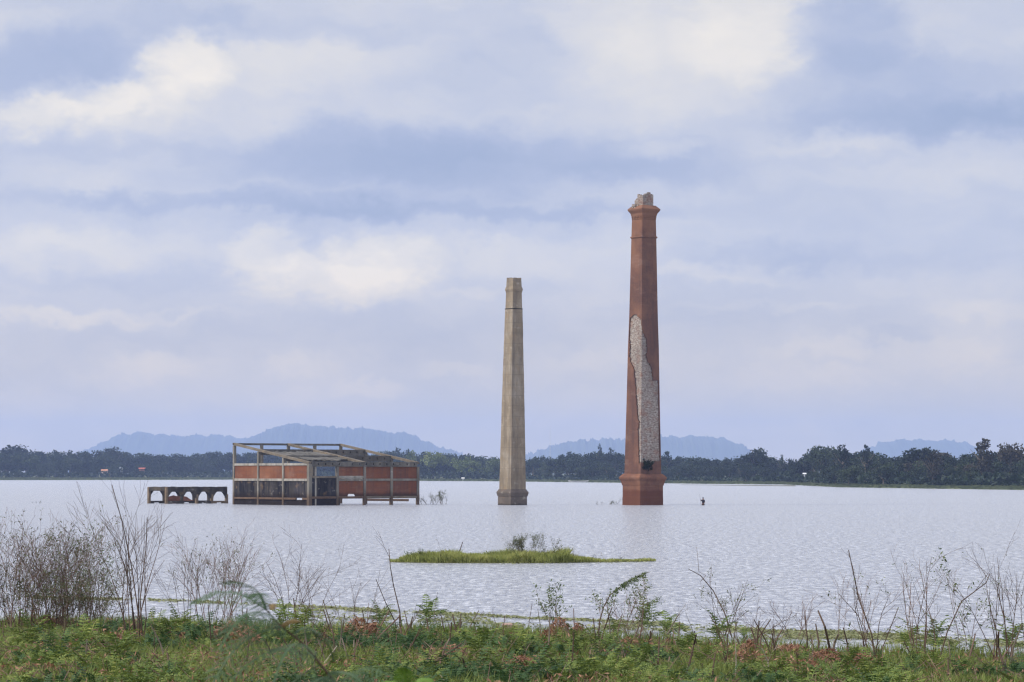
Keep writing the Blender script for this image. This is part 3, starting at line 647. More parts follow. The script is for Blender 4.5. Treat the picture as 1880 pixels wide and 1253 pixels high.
for i in range(4):
    for y in (0, AW):
        if y == 0 and i in (1,): continue
        m = MB(); x0, x1 = i*bay+pw/2+.013, (i+1)*bay-pw/2-.013; q = (x1-x0)*.28
        for xa, xb, zl in ((x0, x0+q, -1.5), (x0+q, x1-q, .12), (x1-q, x1, -1.5)):
            m.add([(xa, y-.18, zl), (xb, y-.18, zl), (xb, y+.18, zl), (xa, y+.18, zl), (xa, y-.18, .36), (xb, y-.18, .36), (xb, y+.18, .36), (xa, y+.18, .36)],
                  [(0,3,2,1),(4,5,6,7),(0,1,5,4),(2,3,7,6),(3,0,4,7),(1,2,6,5)])
        m.build('tie_beam', M['arch_tan'] if (y == 0 and i == 3) else M['arch_dark'], AR)
rr = random.Random(8)                                           # crumbled crust along the top
for y in (0, AW):
    m = MB(); x = 0
    while x < AL:
        w = rr.uniform(.2, .6); m.box((x, y-.2, AH-.02), (min(x+w, AL), y+.2, AH+rr.uniform(.0, .07))); x += w
    m.build('crumbled_crust', M['arch_dark'], AR)
# fallen brick slab inside the arcade
m = MB(); prof = [(307, .55), (311, .95), (315, 1.02), (320, 1.12), (326, 1.0), (333, .98), (338, 1.0), (343, .95), (347, .72), (350, .6), (355, .42)]
Ys = CA.y+4.2
for (a, za), (b, zb_) in zip(prof[:-1], prof[1:]):
    xa, xb = xof(a, Ys), xof(b, Ys); lo = (-1.5 if a < 333 else .38); lo2 = (-1.5 if a < 333 else .38)
    m.add([(xa, Ys-1.1, lo), (xb, Ys-1.1, lo2), (xb, Ys+1.1, lo2), (xa, Ys+1.1, lo), (xa, Ys-.8, za), (xb, Ys-.8, zb_), (xb, Ys+.9, zb_-.1), (xa, Ys+.9, za-.1)],
          [(0,3,2,1),(4,5,6,7),(0,1,5,4),(2,3,7,6),(3,0,4,7),(1,2,6,5)])
tag(m.build('fallen_wall', M['rubble'], None), 'dark red slab of fallen brick wall heaped inside the low arched ruin', 'rubble')

# ------------------------------------------------------------------ leaf and branch generators
def quads(C, size, n=None, aspect=1.0, flat=0.0, rg=rng):
    """randomly oriented quads at centres C (n,3)"""
    n = len(C); a = rg.normal(size=(n, 3)); a[:, 2] *= (1-flat); a /= np.linalg.norm(a, axis=1)[:, None]
    b = rg.normal(size=(n, 3)); b[:, 2] *= (1-flat); b -= a*(a*b).sum(1)[:, None]; b /= np.linalg.norm(b, axis=1)[:, None]
    s = (np.asarray(size)*rg.uniform(.6, 1.3, n))[:, None]/2; a = a*s; b = b*s*aspect
    # bent kite so no leaf reads as a square
    V = np.stack([C-a*1.2, C-b*.8+a*.1, C+a*1.1, C+b*.9-a*.15], 1).reshape(-1, 3); F = np.arange(4*n).reshape(n, 4)
    return V, F
def crown_mesh(kind, seed, dens=1.0):
    rg = np.random.default_rng(seed); P = []
    if kind == 'round': lob = [(rg.uniform(-.34, .34), rg.uniform(-.34, .34), rg.uniform(.38, .80), rg.uniform(.15, .25)) for _ in range(13)]; q = 95
    elif kind == 'tall': lob = [(rg.uniform(-.2, .2), rg.uniform(-.2, .2), z, rg.uniform(.11, .19)*(1.2-.6*z)) for z in np.linspace(.25, .92, 14)]; q = 80
    elif kind == 'dome': lob = [(.34*math.cos(t)*rg.uniform(.3, 1), .34*math.sin(t)*rg.uniform(.3, 1), rg.uniform(.6, .82), rg.uniform(.13, .2)) for t in rg.uniform(0, 6.28, 15)]; q = 85
    elif kind == 'sparse': lob = [(rg.uniform(-.28, .28)*(1.2-z), rg.uniform(-.28, .28)*(1.2-z), z, rg.uniform(.06, .12)) for z in rg.uniform(.4, .97, 17)]; q = 50
    else: lob = [(rg.uniform(-.42, .42), rg.uniform(-.42, .42), rg.uniform(.3, .72), rg.uniform(.12, .3)) for _ in range(14)]; q = 90
    for (x, y, z, r) in lob:
        n = int(q*dens*(r/.17)**1.6)+12; d = rg.normal(size=(n, 3)); d /= np.linalg.norm(d, axis=1)[:, None]
        rr_ = r*np.clip(rg.normal(.82, .22, n), .2, 1.35)[:, None]; P.append(np.array([x, y, z])+d*rr_*np.array([1.1, 1.1, .8]))
    C = np.concatenate(P); V, F = quads(C, .062 if kind != 'sparse' else .05, rg=rg)
    return npmesh('crown', V, F)
def trunk_mesh(seed, spread=.3, kind=''):
    r = random.Random(seed); m = MB(); lean = r.uniform(-.03, .03); top = .62
    m.tube([(0, 0, -.05), (lean*.5, 0, .2), (lean, .01, .42), (lean*1.4, .0, top)], [.026, .02, .014, .007], 6)
    for k in range(6):
        z = r.uniform(.25, .5); a = r.uniform(0, 6.28); l = r.uniform(.15, .3)
        m.tube([(lean, 0, z), (lean+math.cos(a)*l*.5, math.sin(a)*l*.5, z+.12), (lean+math.cos(a)*l, math.sin(a)*l, z+.28)], [.011, .007, .003], 4)
    return mesh('trunk', m.v, m.f)
KINDS = ['round', 'tall', 'dome', 'sparse', 'wide']
CR = {(k, i): crown_mesh(k, 100+7*i+KINDS.index(k)) for k in KINDS for i in range(3)}
TR = [trunk_mesh(i) for i in range(4)]
TREEM = {}
def tree(px, Y, zb, H, wide, kind, i, mat, label, group=None, name='tree', cat='tree'):
    t = empty(name, (xof(px, Y), Y, zb), label, cat, group, rz=R.uniform(0, 6.28))
    key = (kind, i % 3, mat)
    if key not in TREEM:
        me = CR[(kind, i % 3)].copy(); me.materials.clear(); me.materials.append(M[mat]); TREEM[key] = me
    c_ = link('crown', TREEM[key], None, t); c_.scale = (H*wide, H*wide, H)
    me = TR[i % 4]
    k_ = link('trunk', me, M['trunk'], t); k_.scale = (H, H, H)
    return t
SKX = [-60,0,20,45,60,110,130,150,200,225,290,330,420,700,738,760,800,835,860,900,930,985,1010,1030,1060,1095,1105,1130,1160,1215,1240,1280,1340,1362,1378,1398,1415,1440,1460,1490,1510,1530,1545,1580,1600,1620,1640,1665,1690,1715,1740,1760,1780,1790,1806,1820,1840,1855,1870,1880,1960]
SKY = [823,823,818,820,825,822,824,826,823,825,828,827,828,826,824,826,825,829,833,834,836,835,832,829,827,826,822,826,828,832,834,835,839,832,827,832,838,839,838,832,820,826,825,824,825,832,834,832,824,820,825,828,829,822,822,826,828,828,826,822,820]
def skyline(px): return float(np.interp(px, SKX, SKY))
SEGS = [(60, 'at the far left end'), (110, 'left of the small pinkish house'), (205, 'above the small pinkish house'), (300, 'under the left end of the hills'), (365, 'above the low arched ruin'), (427, 'just left of the ruined building'), (480, 'behind the ruined building, left corner'), (600, 'behind the ruined building, middle part'),
        (700, 'behind the ruined building, right part'), (770, 'behind the ruined building, right corner'), (810, 'by the nearest pale tree'), (850, 'by the small yellow green tree'), (917, 'touching the concrete chimney from the left'), (970, 'hidden by or touching the concrete chimney'), (1010, 'just right of the concrete chimney'), (1080, 'midway between the two chimneys'), (1160, 'just left of the brick chimney'),
        (1215, 'behind the brick chimney'), (1260, 'just right of the brick chimney'), (1310, 'under the hill right of the chimneys'), (1350, 'left of the big round tree'), (1440, 'around the big round tree'), (1500, 'left of the smooth domed tree'), (1540, 'by the smooth domed tree'), (1600, 'right of the smooth domed tree'),
        (1645, 'under the rightmost hill, left part'), (1700, 'under the rightmost hill, right part'), (1760, 'right of the rightmost hilltop'), (1830, 'around the tallest tree at right'), (9999, 'at the far right end')]
def seg(px):
    return next(t for a, t in SEGS if px < a)
def land(px, Y): 
    d = Y-float(fshore(px)); return float(np.interp(d, [0, 4, 12, 40, 110, 260, 700], [0, .12, .3, .6, .9, 1.2, 1.6]))
ntree = 0
for row, (off, frac, step, jit) in enumerate(((75, .55, 21, .35), (125, .78, 20, .25), (200, 1.0, 17, .16), (300, 1.03, 24, .1))):
    px = -45.0+row*7
    while px < 1925:
        Y = float(fshore(px))*(1.0 if px < 1440 else 1.0)+off*(.7 if px > 1440 else 1)+R.uniform(-22, 22); zb = land(px, Y)
        base = topx((xof(px, Y), Y, zb))[1]; top = base-(base-skyline(px))*(frac+R.uniform(-jit, jit*.25))
        H = max(4, zof(top, Y)-zb); kd = R.choice(['round', 'round', 'dome', 'wide', 'tall', 'round', 'wide'])
        pal = 'tree_dark' if R.random() < .55 else 'tree_mid'
        if px > 1560 and R.random() < .25: pal = 'tree_grey'
        g = 'trees '+seg(px); lb = {'tree_dark': 'dark', 'tree_mid': 'mid green', 'tree_grey': 'brownish'}[pal]+' '+{'round': 'rounded', 'tall': 'upright narrow', 'dome': 'dome crowned', 'wide': 'broad low'}[kd]+' tree '+('in front ', 'in the second row ', 'on the skyline ', 'rearmost ')[row]+seg(px); tree(px, Y, zb, H*.98, R.uniform(.85, 1.15)*(.8 if kd == 'tall' else 1), kd, R.randrange(12), pal, lb, g); ntree += 1
        px += step*R.uniform(.7, 1.3)*(1.15 if px > 1440 else 1)
# trees one can tell apart: (px, top row, width factor, kind, material, extra distance, label)
for (px, top, wd, kd, mt, off, lb) in (
    (22, 815, 1.2, 'dome', 'tree_dark', 230, 'broad domed tree rising above the far left end of the wood'),
    (215, 817, .8, 'round', 'tree_dark', 250, 'small round treetop poking up under the left end of the hills'),
    (738, 822, .75, 'tall', 'tree_dark', 260, 'narrow dark tree rising just left of the pale trees'),
    (795, 826, .95, 'round', 'tree_pale', 60, 'pale yellow green tree nearest the right corner of the ruined building'),
    (845, 834, .8, 'round', 'tree_pale', 70, 'small yellow green tree in front of the wood, midway to the concrete chimney'),
    (862, 838, 1.0, 'wide', 'tree_pale', 60, 'wide low yellow green tree left of the concrete chimney'),
    (908, 834, .9, 'wide', 'tree_pale', 110, 'light green treetop touching the left edge of the concrete chimney'),
    (753, 827, .7, 'tall', 'tree_pale', 120, 'slim pale green tree right above the ruined building'),
    (1101, 814, .35, 'sparse', 'tree_mid', 210, 'slender feathery tree sticking up left of the brick chimney'),
    (1124, 822, .7, 'sparse', 'tree_mid', 220, 'loose thin crowned tree close to the brick chimney'),
    (1225, 827, .9, 'sparse', 'tree_dark', 190, 'ragged tree just right of the brick chimney shaft'),
    (1275, 832, .9, 'wide', 'tree_dark', 160, 'ragged dark tree in front of the middle hill'),
    (1382, 819, .95, 'round', 'tree_dark', 130, 'big round dark tree at the right foot of the middle hill'),
    (1436, 834, .5, 'sparse', 'tree_mid', 150, 'thin grey green tree right of the big round tree'),
    (1508, 815, 1.05, 'dome', 'tree_mid', 170, 'large smooth domed tree at the start of the right wood'),
    (1545, 815, 1.0, 'sparse', 'tree_dark', 90, 'dark jagged tree beside the smooth domed tree'),
    (1588, 817, .8, 'sparse', 'tree_dark', 110, 'dark tree with two ragged tops left of the right hand hill'),
    (1533, 862, 1.2, 'wide', 'tree_mid', 30, 'low dark bushy tree at the water side of the right wood'),
    (1557, 852, 1.1, 'round', 'tree_mid', 32, 'bright green bushy tree low in front of the right wood'),
    (1622, 845, 1.0, 'round', 'tree_mid', 35, 'rounded green tree low in front of the right hand hill'),
    (1712, 827, .9, 'tall', 'tree_grey', 45, 'brownish pointed tree in the middle of the right wood'),
    (1806, 806, .85, 'tall', 'tree_grey', 90, 'tallest brown green tree standing over the right wood'),
    (1855, 810, .75, 'dome', 'tree_grey', 150, 'airy round crowned tree near the right edge'),
    (1690, 816, 1.0, 'dome', 'tree_dark', 150, 'dark domed tree covering the right foot of the right hand hill')):
    Y = float(fshore(px))+off*(.7 if px > 1440 else 1); zb = land(px, Y); H = zof(top, Y)-zb
    tree(px, Y, zb, H*1.0, wd, kd, R.randrange(12), mt, lb)
# undergrowth filling the foot of the wood
def undergrowth():
    C = []; 
    for _ in range(15000):
        px = R.uniform(-60, 1940); Y = float(fshore(px))+R.choice((45, 70, 110, 170))*(.75 if px > 1440 else 1)+R.uniform(-8, 8)
        h = (2.2+3.6*float(vnoise(px, 0, 14, 6)))*(1 if px < 930 else .42 if px < 1430 else .75); z = land(px, Y)+h*R.random()**.8
        C.append((xof(px, Y), Y, z))
    V, F = quads(np.array(C), 1.5); return npmesh('undergrowth', V, F)
tag(link('undergrowth', undergrowth(), M['tree_dark']), 'low dark scrub filling the foot of the far shore wood', 'undergrowth', kind='stuff')
def marsh():      # sedge strip at the waterline of the far shore
    V = []; F = []
    for _ in range(14000):
        px = R.uniform(-60, 1940); Y = float(fshore(px))+R.uniform(1, 42); z = land(px, Y); x = xof(px, Y); h = R.uniform(.25, .75)*(1.5 if px < 600 else .8); w = R.uniform(.3, .8)
        k = len(V); dx = R.uniform(-.3, .3); V += [(x-w, Y, z-.05), (x+w, Y+R.uniform(-.3, .3), z-.05), (x+w*.4+dx, Y, z+h), (x-w*.4+dx, Y, z+h*.9)]; F.append((k, k+1, k+2, k+3))
    return npmesh('sedge', V, F)
tag(link('sedge', marsh(), M['sedge']), 'grey green sedge along the far waterline', 'grass', kind='stuff')
# shore bushes standing alone
for (px, py, h, lb) in ((1453, 889, 1.1, 'small dark bush alone on the green spit'), (1720, 890.5, 1.2, 'low dark bush near the water on the right shore'), (1768, 892, 1.2, 'low dark bush further right on the grassy right shore')):
    Y = float(fshore(px))+ (20 if px > 1460 else 40); t = tree(px, Y, land(px, Y)-.2, h*2.0, 1.7, 'wide', 1, 'tree_dark', lb, name='bush', cat='bush')
# sandy banks
for px, w in ((1290, 16), (1353, 22)):
    Y = float(fshore(px))+60; m = MB(); x0 = xof(px, Y); ww = w/FPX*Y
    for k in range(12):
        a = x0-ww+2*ww*k/12; m.box((a, Y-2-R.random(), .4), (a+2*ww/12, Y+2, 1.3+R.uniform(0, .7)*math.sin(math.pi*(k+.5)/12)))
    tag(m.build('earth_bank', plain('bare_earth', (.22, .16, .12), (.34, .26, .2), 1), None, .2), ('smaller' if w < 20 else 'longer')+' strip of bare pinkish earth under the trees right of the brick chimney', 'earth bank')
# far houses
def house(px, base, w, h, wallc, roofc, lb, Yo=52):
    Y = float(fshore(px))+Yo; zb = zof(base, Y); s = Y/FPX; W_, H_ = w*s, h*s
    t = empty('house', (xof(px, Y), Y, zb-.4), lb, 'house'); D = W_*.8
    m = MB(); m.box((-W_/2, -D/2, 0), (W_/2, D/2, H_*.6+.4)); m.build('wall', plain('house_wall', wallc, tuple(a*.85 for a in wallc), 1), t)
    m = MB(); e_ = .4; z = H_*.6+.4; m.add([(-W_/2-e_, -D/2-e_, z-.1), (W_/2+e_, -D/2-e_, z-.1), (W_/2+e_, D/2+e_, z-.1), (-W_/2-e_, D/2+e_, z-.1), (-W_/2-e_, 0, z+H_*.4), (W_/2+e_, 0, z+H_*.4)], [(0,1,5,4),(2,3,4,5),(1,2,5),(3,0,4),(0,3,2,1)])
    m.build('roof', plain('house_roof', roofc, tuple(a*.8 for a in roofc), 1), t)
    m = MB(); m.box((-W_*.12, -D/2-.05, .4), (W_*.12, -D/2-.003, H_*.5)); m.build('door', M['void'], t)
house(192, 868, 10, 6, (.62, .45, .36), (.5, .25, .15), 'small pinkish house with an orange roof between the far left trees')
house(223, 866, 5, 8, (.7, .72, .75), (.6, .65, .7), 'small white house right of the orange roofed one')
house(261, 864, 10, 5, (.3, .14, .1), (.42, .13, .09), 'low house with a long red roof among the far left trees')
house(850, 881, 3, 4, (.75, .75, .72), (.6, .6, .58), 'tiny white hut on the shore left of the concrete chimney', 12)
house(1477, 873, 2.2, 4.5, (.75, .77, .8), (.7, .72, .75), 'tiny white building glimpsed between right shore trees', 20)
# mast
m = MB(); Ym = 3200; xm = xof(1010, Ym)
hm = zof(783, Ym)
for a in range(3):
    t = a*2.094; m.tube([(xm+.9*math.cos(t), Ym+.9*math.sin(t), 1), (xm+.25*math.cos(t), Ym+.25*math.sin(t), hm)], [.12, .08], 4)
for k in range(26):
    z = 2+(hm-3)*k/26; r_ = .9-.62*k/26; P = [(xm+r_*math.cos(a*2.094), Ym+r_*math.sin(a*2.094), z+(1.2 if a == 1 else 0)) for a in range(3)]
    for a in range(3): m.tube([P[a], P[(a+1) % 3]], [.05, .05], 3)
tag(m.build('radio_mast', plain('galvanised_steel', (.6, .6, .62), (.7, .7, .7), 1), None), 'very thin pale lattice mast far behind the wood, between the two chimneys', 'mast')
# moored boat on far shore
p = gnd(1062, 885.6, .2); m = MB(); Lb_ = 4.2
sec = [(-1, .1, .5), (-.7, .55, .28), (0, .7, .2), (.7, .55, .28), (1, .1, .5)]
vs = []; fs = []
for (t, w, z) in sec: vs += [(t*Lb_, -w, z+.25), (t*Lb_, -w*.5, z-.2), (t*Lb_, w*.5, z-.2), (t*Lb_, w, z+.25)]
for i in range(4):
    for k in range(3): fs.append((i*4+k, (i+1)*4+k, (i+1)*4+k+1, i*4+k+1))
m.add(vs, fs); o = m.build('boat', plain('pale_boat_wood', (.4, .4, .38), (.55, .55, .52), 1)); o.location = (p.x, p.y+2, .25); s_ = o.modifiers.new('t', 'SOLIDIFY'); s_.thickness = .06
tag(o, 'long thin pale boat drawn up on the far shore between the two chimneys', 'boat')

# ------------------------------------------------------------------ island
ix0, ix1, iy = 728, 1195, 1034
def isl_profile(px): return float(np.interp(px, [700, 728, 745, 790, 900, 1000, 1040, 1075, 1110, 1195, 1210], [0, .06, .45, 1, 1, 1, .85, .32, .07, .04, 0]))
def island():
    V = []; F = []; cols = np.linspace(715, 1205, 60); Yf = gnd(900, 1034.5).y
    for c in cols:
        h = isl_profile(c); x = xof(c, Yf)
        d = 3.6*(.25+.75*h); off = np.interp(c, [715, 800, 1000, 1205], [1.4, 0.1, .0, 2.6])
        for t, z in ((-.1, -.25), (0, .01), (.12, .05+.05*h), (.5, .07+.12*h), (.9, .05), (1, 0.0), (1.15, -.25)):
            V.append((x*(1+t*d/Yf), Yf+off+t*d, z))
    for i in range(len(cols)-1):
        for k in range(6): F.append((i*7+k, (i+1)*7+k, (i+1)*7+k+1, i*7+k+1))
    return npmesh('island_ground', V, F, smooth=True), Yf
me, YI = island(); tag(link('island_ground', me, M['mud']), kind='structure')
def blades(pts, hmin, hmax, w, name, mat, lean=.35, label=None, cat='grass', kind='stuff'):
    n = len(pts); P = np.asarray(pts)[:, :3]; sc = np.asarray(pts)[:, 3]; h = rng.uniform(hmin, hmax, n)*sc; a = rng.uniform(0, 2*np.pi, n); l = rng.normal(0, lean, (n, 2))*h[:, None]
    d = np.stack([np.cos(a), np.sin(a), 0*a], 1)*(w*rng.uniform(.6, 1.2, n))[:, None]
    mid = P+np.concatenate([l*.35, (h*.6)[:, None]], 1); tip = P+np.concatenate([l, h[:, None]], 1)
    V = np.stack([P-d, P+d, mid+d*.7, tip, mid-d*.7], 1).reshape(-1, 3); F = np.arange(5*n).reshape(n, 5)
    o = link(name, npmesh(name, V, F), M[mat])
    if label: tag(o, label, cat, kind=kind)
    return o
pts = []
for _ in range(30000):
    c = R.uniform(716, 1204); h = isl_profile(c)
    if R.random() > h+.1: continue
    d = 3.6*(.25+.75*h); off = np.interp(c, [715, 800, 1000, 1205], [1.4, 0.1, .0, 2.6]); t = R.random()**1.3
    Y = YI+off+t*d*.9+.03; cl = .6+.8*float(vnoise(c, Y*12, 16, 9)); 
    if 1028 < c < 1042: cl *= 1.7
    pts.append((xof(c, Y), Y, .02+.06*h*min(1, t*5), (.3+.7*h)*cl))
blades(pts, .18, .46, .02, 'island_grass', 'island_grass', label='yellow green grass covering the small island in the lake')

def ortho(d):
    a = d.orthogonal().normalized(); return a, d.cross(a)
def branch(m, p, d, L_, r0, r1, depth, r, leaves, kids=(3, 5), curl=.25, up=.15, spread=.7, n=5, sides=4):
    """a limb with side limbs; bezier-ish, tapered; twig points go to leaves"""
    pts = [Vector(p)]; d = Vector(d).normalized(); dirs = [d.copy()]
    bend = Vector((r.uniform(-1, 1), r.uniform(-1, 1), r.uniform(-.3, .3)))*curl
    for i in range(n):
        d = (d+bend/n+Vector((r.gauss(0, 1), r.gauss(0, 1), r.gauss(0, .6)))*.07+Vector((0, 0, up/n))).normalized()
        pts.append(pts[-1]+d*L_/n); dirs.append(d.copy())
    rad = [r0+(r1-r0)*i/n for i in range(n+1)]; m.tube(pts, rad, sides if depth > 0 else 3, False)
    if depth <= 1:
        for q, dd in zip(pts[2:], dirs[2:]): leaves.append((q, dd))
    if depth > 0:
        for k in range(r.randint(*kids)):
            t = r.uniform(.25, .97); i = min(int(t*n), n-1); q = pts[i].lerp(pts[i+1], t*n-i); a, b = ortho(dirs[i]); th = r.uniform(0, 6.28)
            nd = dirs[i]+(a*math.cos(th)+b*math.sin(th))*spread*r.uniform(.6, 1.2)
            branch(m, q, nd, L_*r.uniform(.35, .62)*(1.15-.5*t), rad[i]*.6, r1*.75, depth-1, r, leaves, kids, curl, up, spread, max(3, n-1), sides)
def leafset(anch, per, size, r, spread=.06, aspect=.45, droop=0):
    C = []
    for (q, d) in anch:
        for k in range(per): C.append((q.x+r.gauss(0, spread), q.y+r.gauss(0, spread), q.z+r.gauss(0, spread)-droop*r.random()))
    return quads(np.array(C), size, aspect=aspect) if C else None
def shrub(base, height, width, stems, seed, label, group=None, leafy=0.0, lsize=.05, mat='bark', lmat='shrub_leaf', r0=.014, depth=2, lean=0.0, name='bare_shrub', cat='shrub', kids=(3, 5), curl=.35, spread=.75, foot=.25):
    r = random.Random(seed); root = empty(name, base, label, cat, group); anch = []
    m = MB()
    for k in range(stems):
        fx = r.uniform(-1, 1); p = Vector((fx*width*foot, r.uniform(-.3, .3)*width*foot*2, -.15)); tgt = Vector((fx*width*.55+r.uniform(-.15, .15)*width+lean, r.uniform(-.3, .3)*width, height*r.uniform(.72, 1.0)))
        d = (tgt-p); L_ = d.length; branch(m, p, d.normalized()+Vector((0, 0, .15)), L_, r0*r.uniform(.7, 1.15), .004, depth, r, anch, kids, curl, .1, spread, 7)
    m.build('stems', M[mat], root)
    if leafy:
        a = [q for q in anch if r.random() < leafy]
        if a: V, F = leafset(a, 3, lsize, r); link('leaves', npmesh('leaves', V, F), M[lmat], root)
    return root
# island shrub, sprigs and stake
p = (xof(972, YI+1.6), YI+1.6, .12)
shrub(p, 1.02, 1.45, 15, 21, 'leafy olive green bush growing on the small island', leafy=.7, lsize=.055, lmat='olive_leaf', r0=.012, depth=2, name='bush', cat='bush', foot=.3)
p = (xof(1012, YI+2.0), YI+2.0, .12)
shrub(p, 1.08, .5, 3, 22, 'thin sparse sapling right of the island bush', leafy=.55, lsize=.075, lmat='olive_leaf', r0=.012, depth=1, lean=.1, name='sapling', cat='shrub')
p = (xof(805, YI+1.5), YI+1.5, .12)
shrub(p, 1.0, .35, 1, 23, 'pale thin sprig standing in the island grass left of the leaning stake', leafy=.6, lsize=.05, lmat='olive_leaf', r0=.006, depth=1, name='sprig', cat='plant')
p = (xof(757, YI+1.0), YI+1.0, .1)
shrub(p, .42, 1.0, 6, 24, 'low dark leafy weed at the left end of the island', leafy=1, lsize=.07, lmat='shrub_leaf', r0=.008, depth=1, name='weed_plant', cat='plant')
m = MB(); m.tube([(0, 0, -.2), (.12, 0, .3), (.3, 0, .85)], [.028, .024, .016], 6); o = m.build('stake', M['bark']); o.location = (xof(838, YI+1.8), YI+1.8, .1); tag(o, 'dark leaning stake stuck in the island grass', 'stake')
for (px, s) in ((1058, .5), (1095, .3), (1140, .22)):
    shrub((xof(px, YI+2), YI+2, .05), s, s*1.2, 3, int(px), 'tiny reedy sprig on the thin right tail of the island', 'sprigs on the tail of the island', leafy=.5, lsize=.03, r0=.005, depth=1, name='sprig', cat='plant')

# bush in the lake right of the building and twigs by the brick chimney
p = gnd(797, 926.5); shrub((p.x, p.y, -.1), 1.15, 3.6, 12, 31, 'dark twiggy bush in the water beside the right corner of the ruined building', leafy=.9, lsize=.09, lmat='olive_leaf', r0=.03, depth=1, name='bush', cat='bush', foot=.45)
p = gnd(816, 926.5); shrub((p.x, p.y, -.1), 1.7, 1.6, 5, 32, 'taller leaning twigs of the lake bush beside the ruined building', leafy=.8, lsize=.09, lmat='olive_leaf', r0=.035, depth=2, lean=.4, name='bush', cat='bush')
p = gnd(1115, 926.5); shrub((p.x, p.y, -.1), .45, 3.0, 9, 33, 'scrap of low dark weed in the water left of the brick chimney', leafy=.7, lsize=.08, lmat='olive_leaf', r0=.02, depth=1, name='water_weed', cat='plant', foot=.45)
p = gnd(70, 925); shrub((p.x, p.y, -.1), .4, 1.6, 4, 34, 'faint tuft of twigs in the water at far left', leafy=.4, lsize=.07, lmat='olive_leaf', r0=.016, depth=1, name='water_weed', cat='plant', foot=.45)
# plant on the brick chimney ledge
mw = loc(RB); pl = mw @ Vector((-half(60)+.95, -half(64)-.12, zB(869)))
shrub(tuple(pl), 1.55, .9, 9, 35, 'dark green bush rooted on the ledge of the brick chimney', leafy=1, lsize=.16, lmat='tree_dark', r0=.03, depth=2, name='ledge_bush', cat='bush', kids=(4, 6))

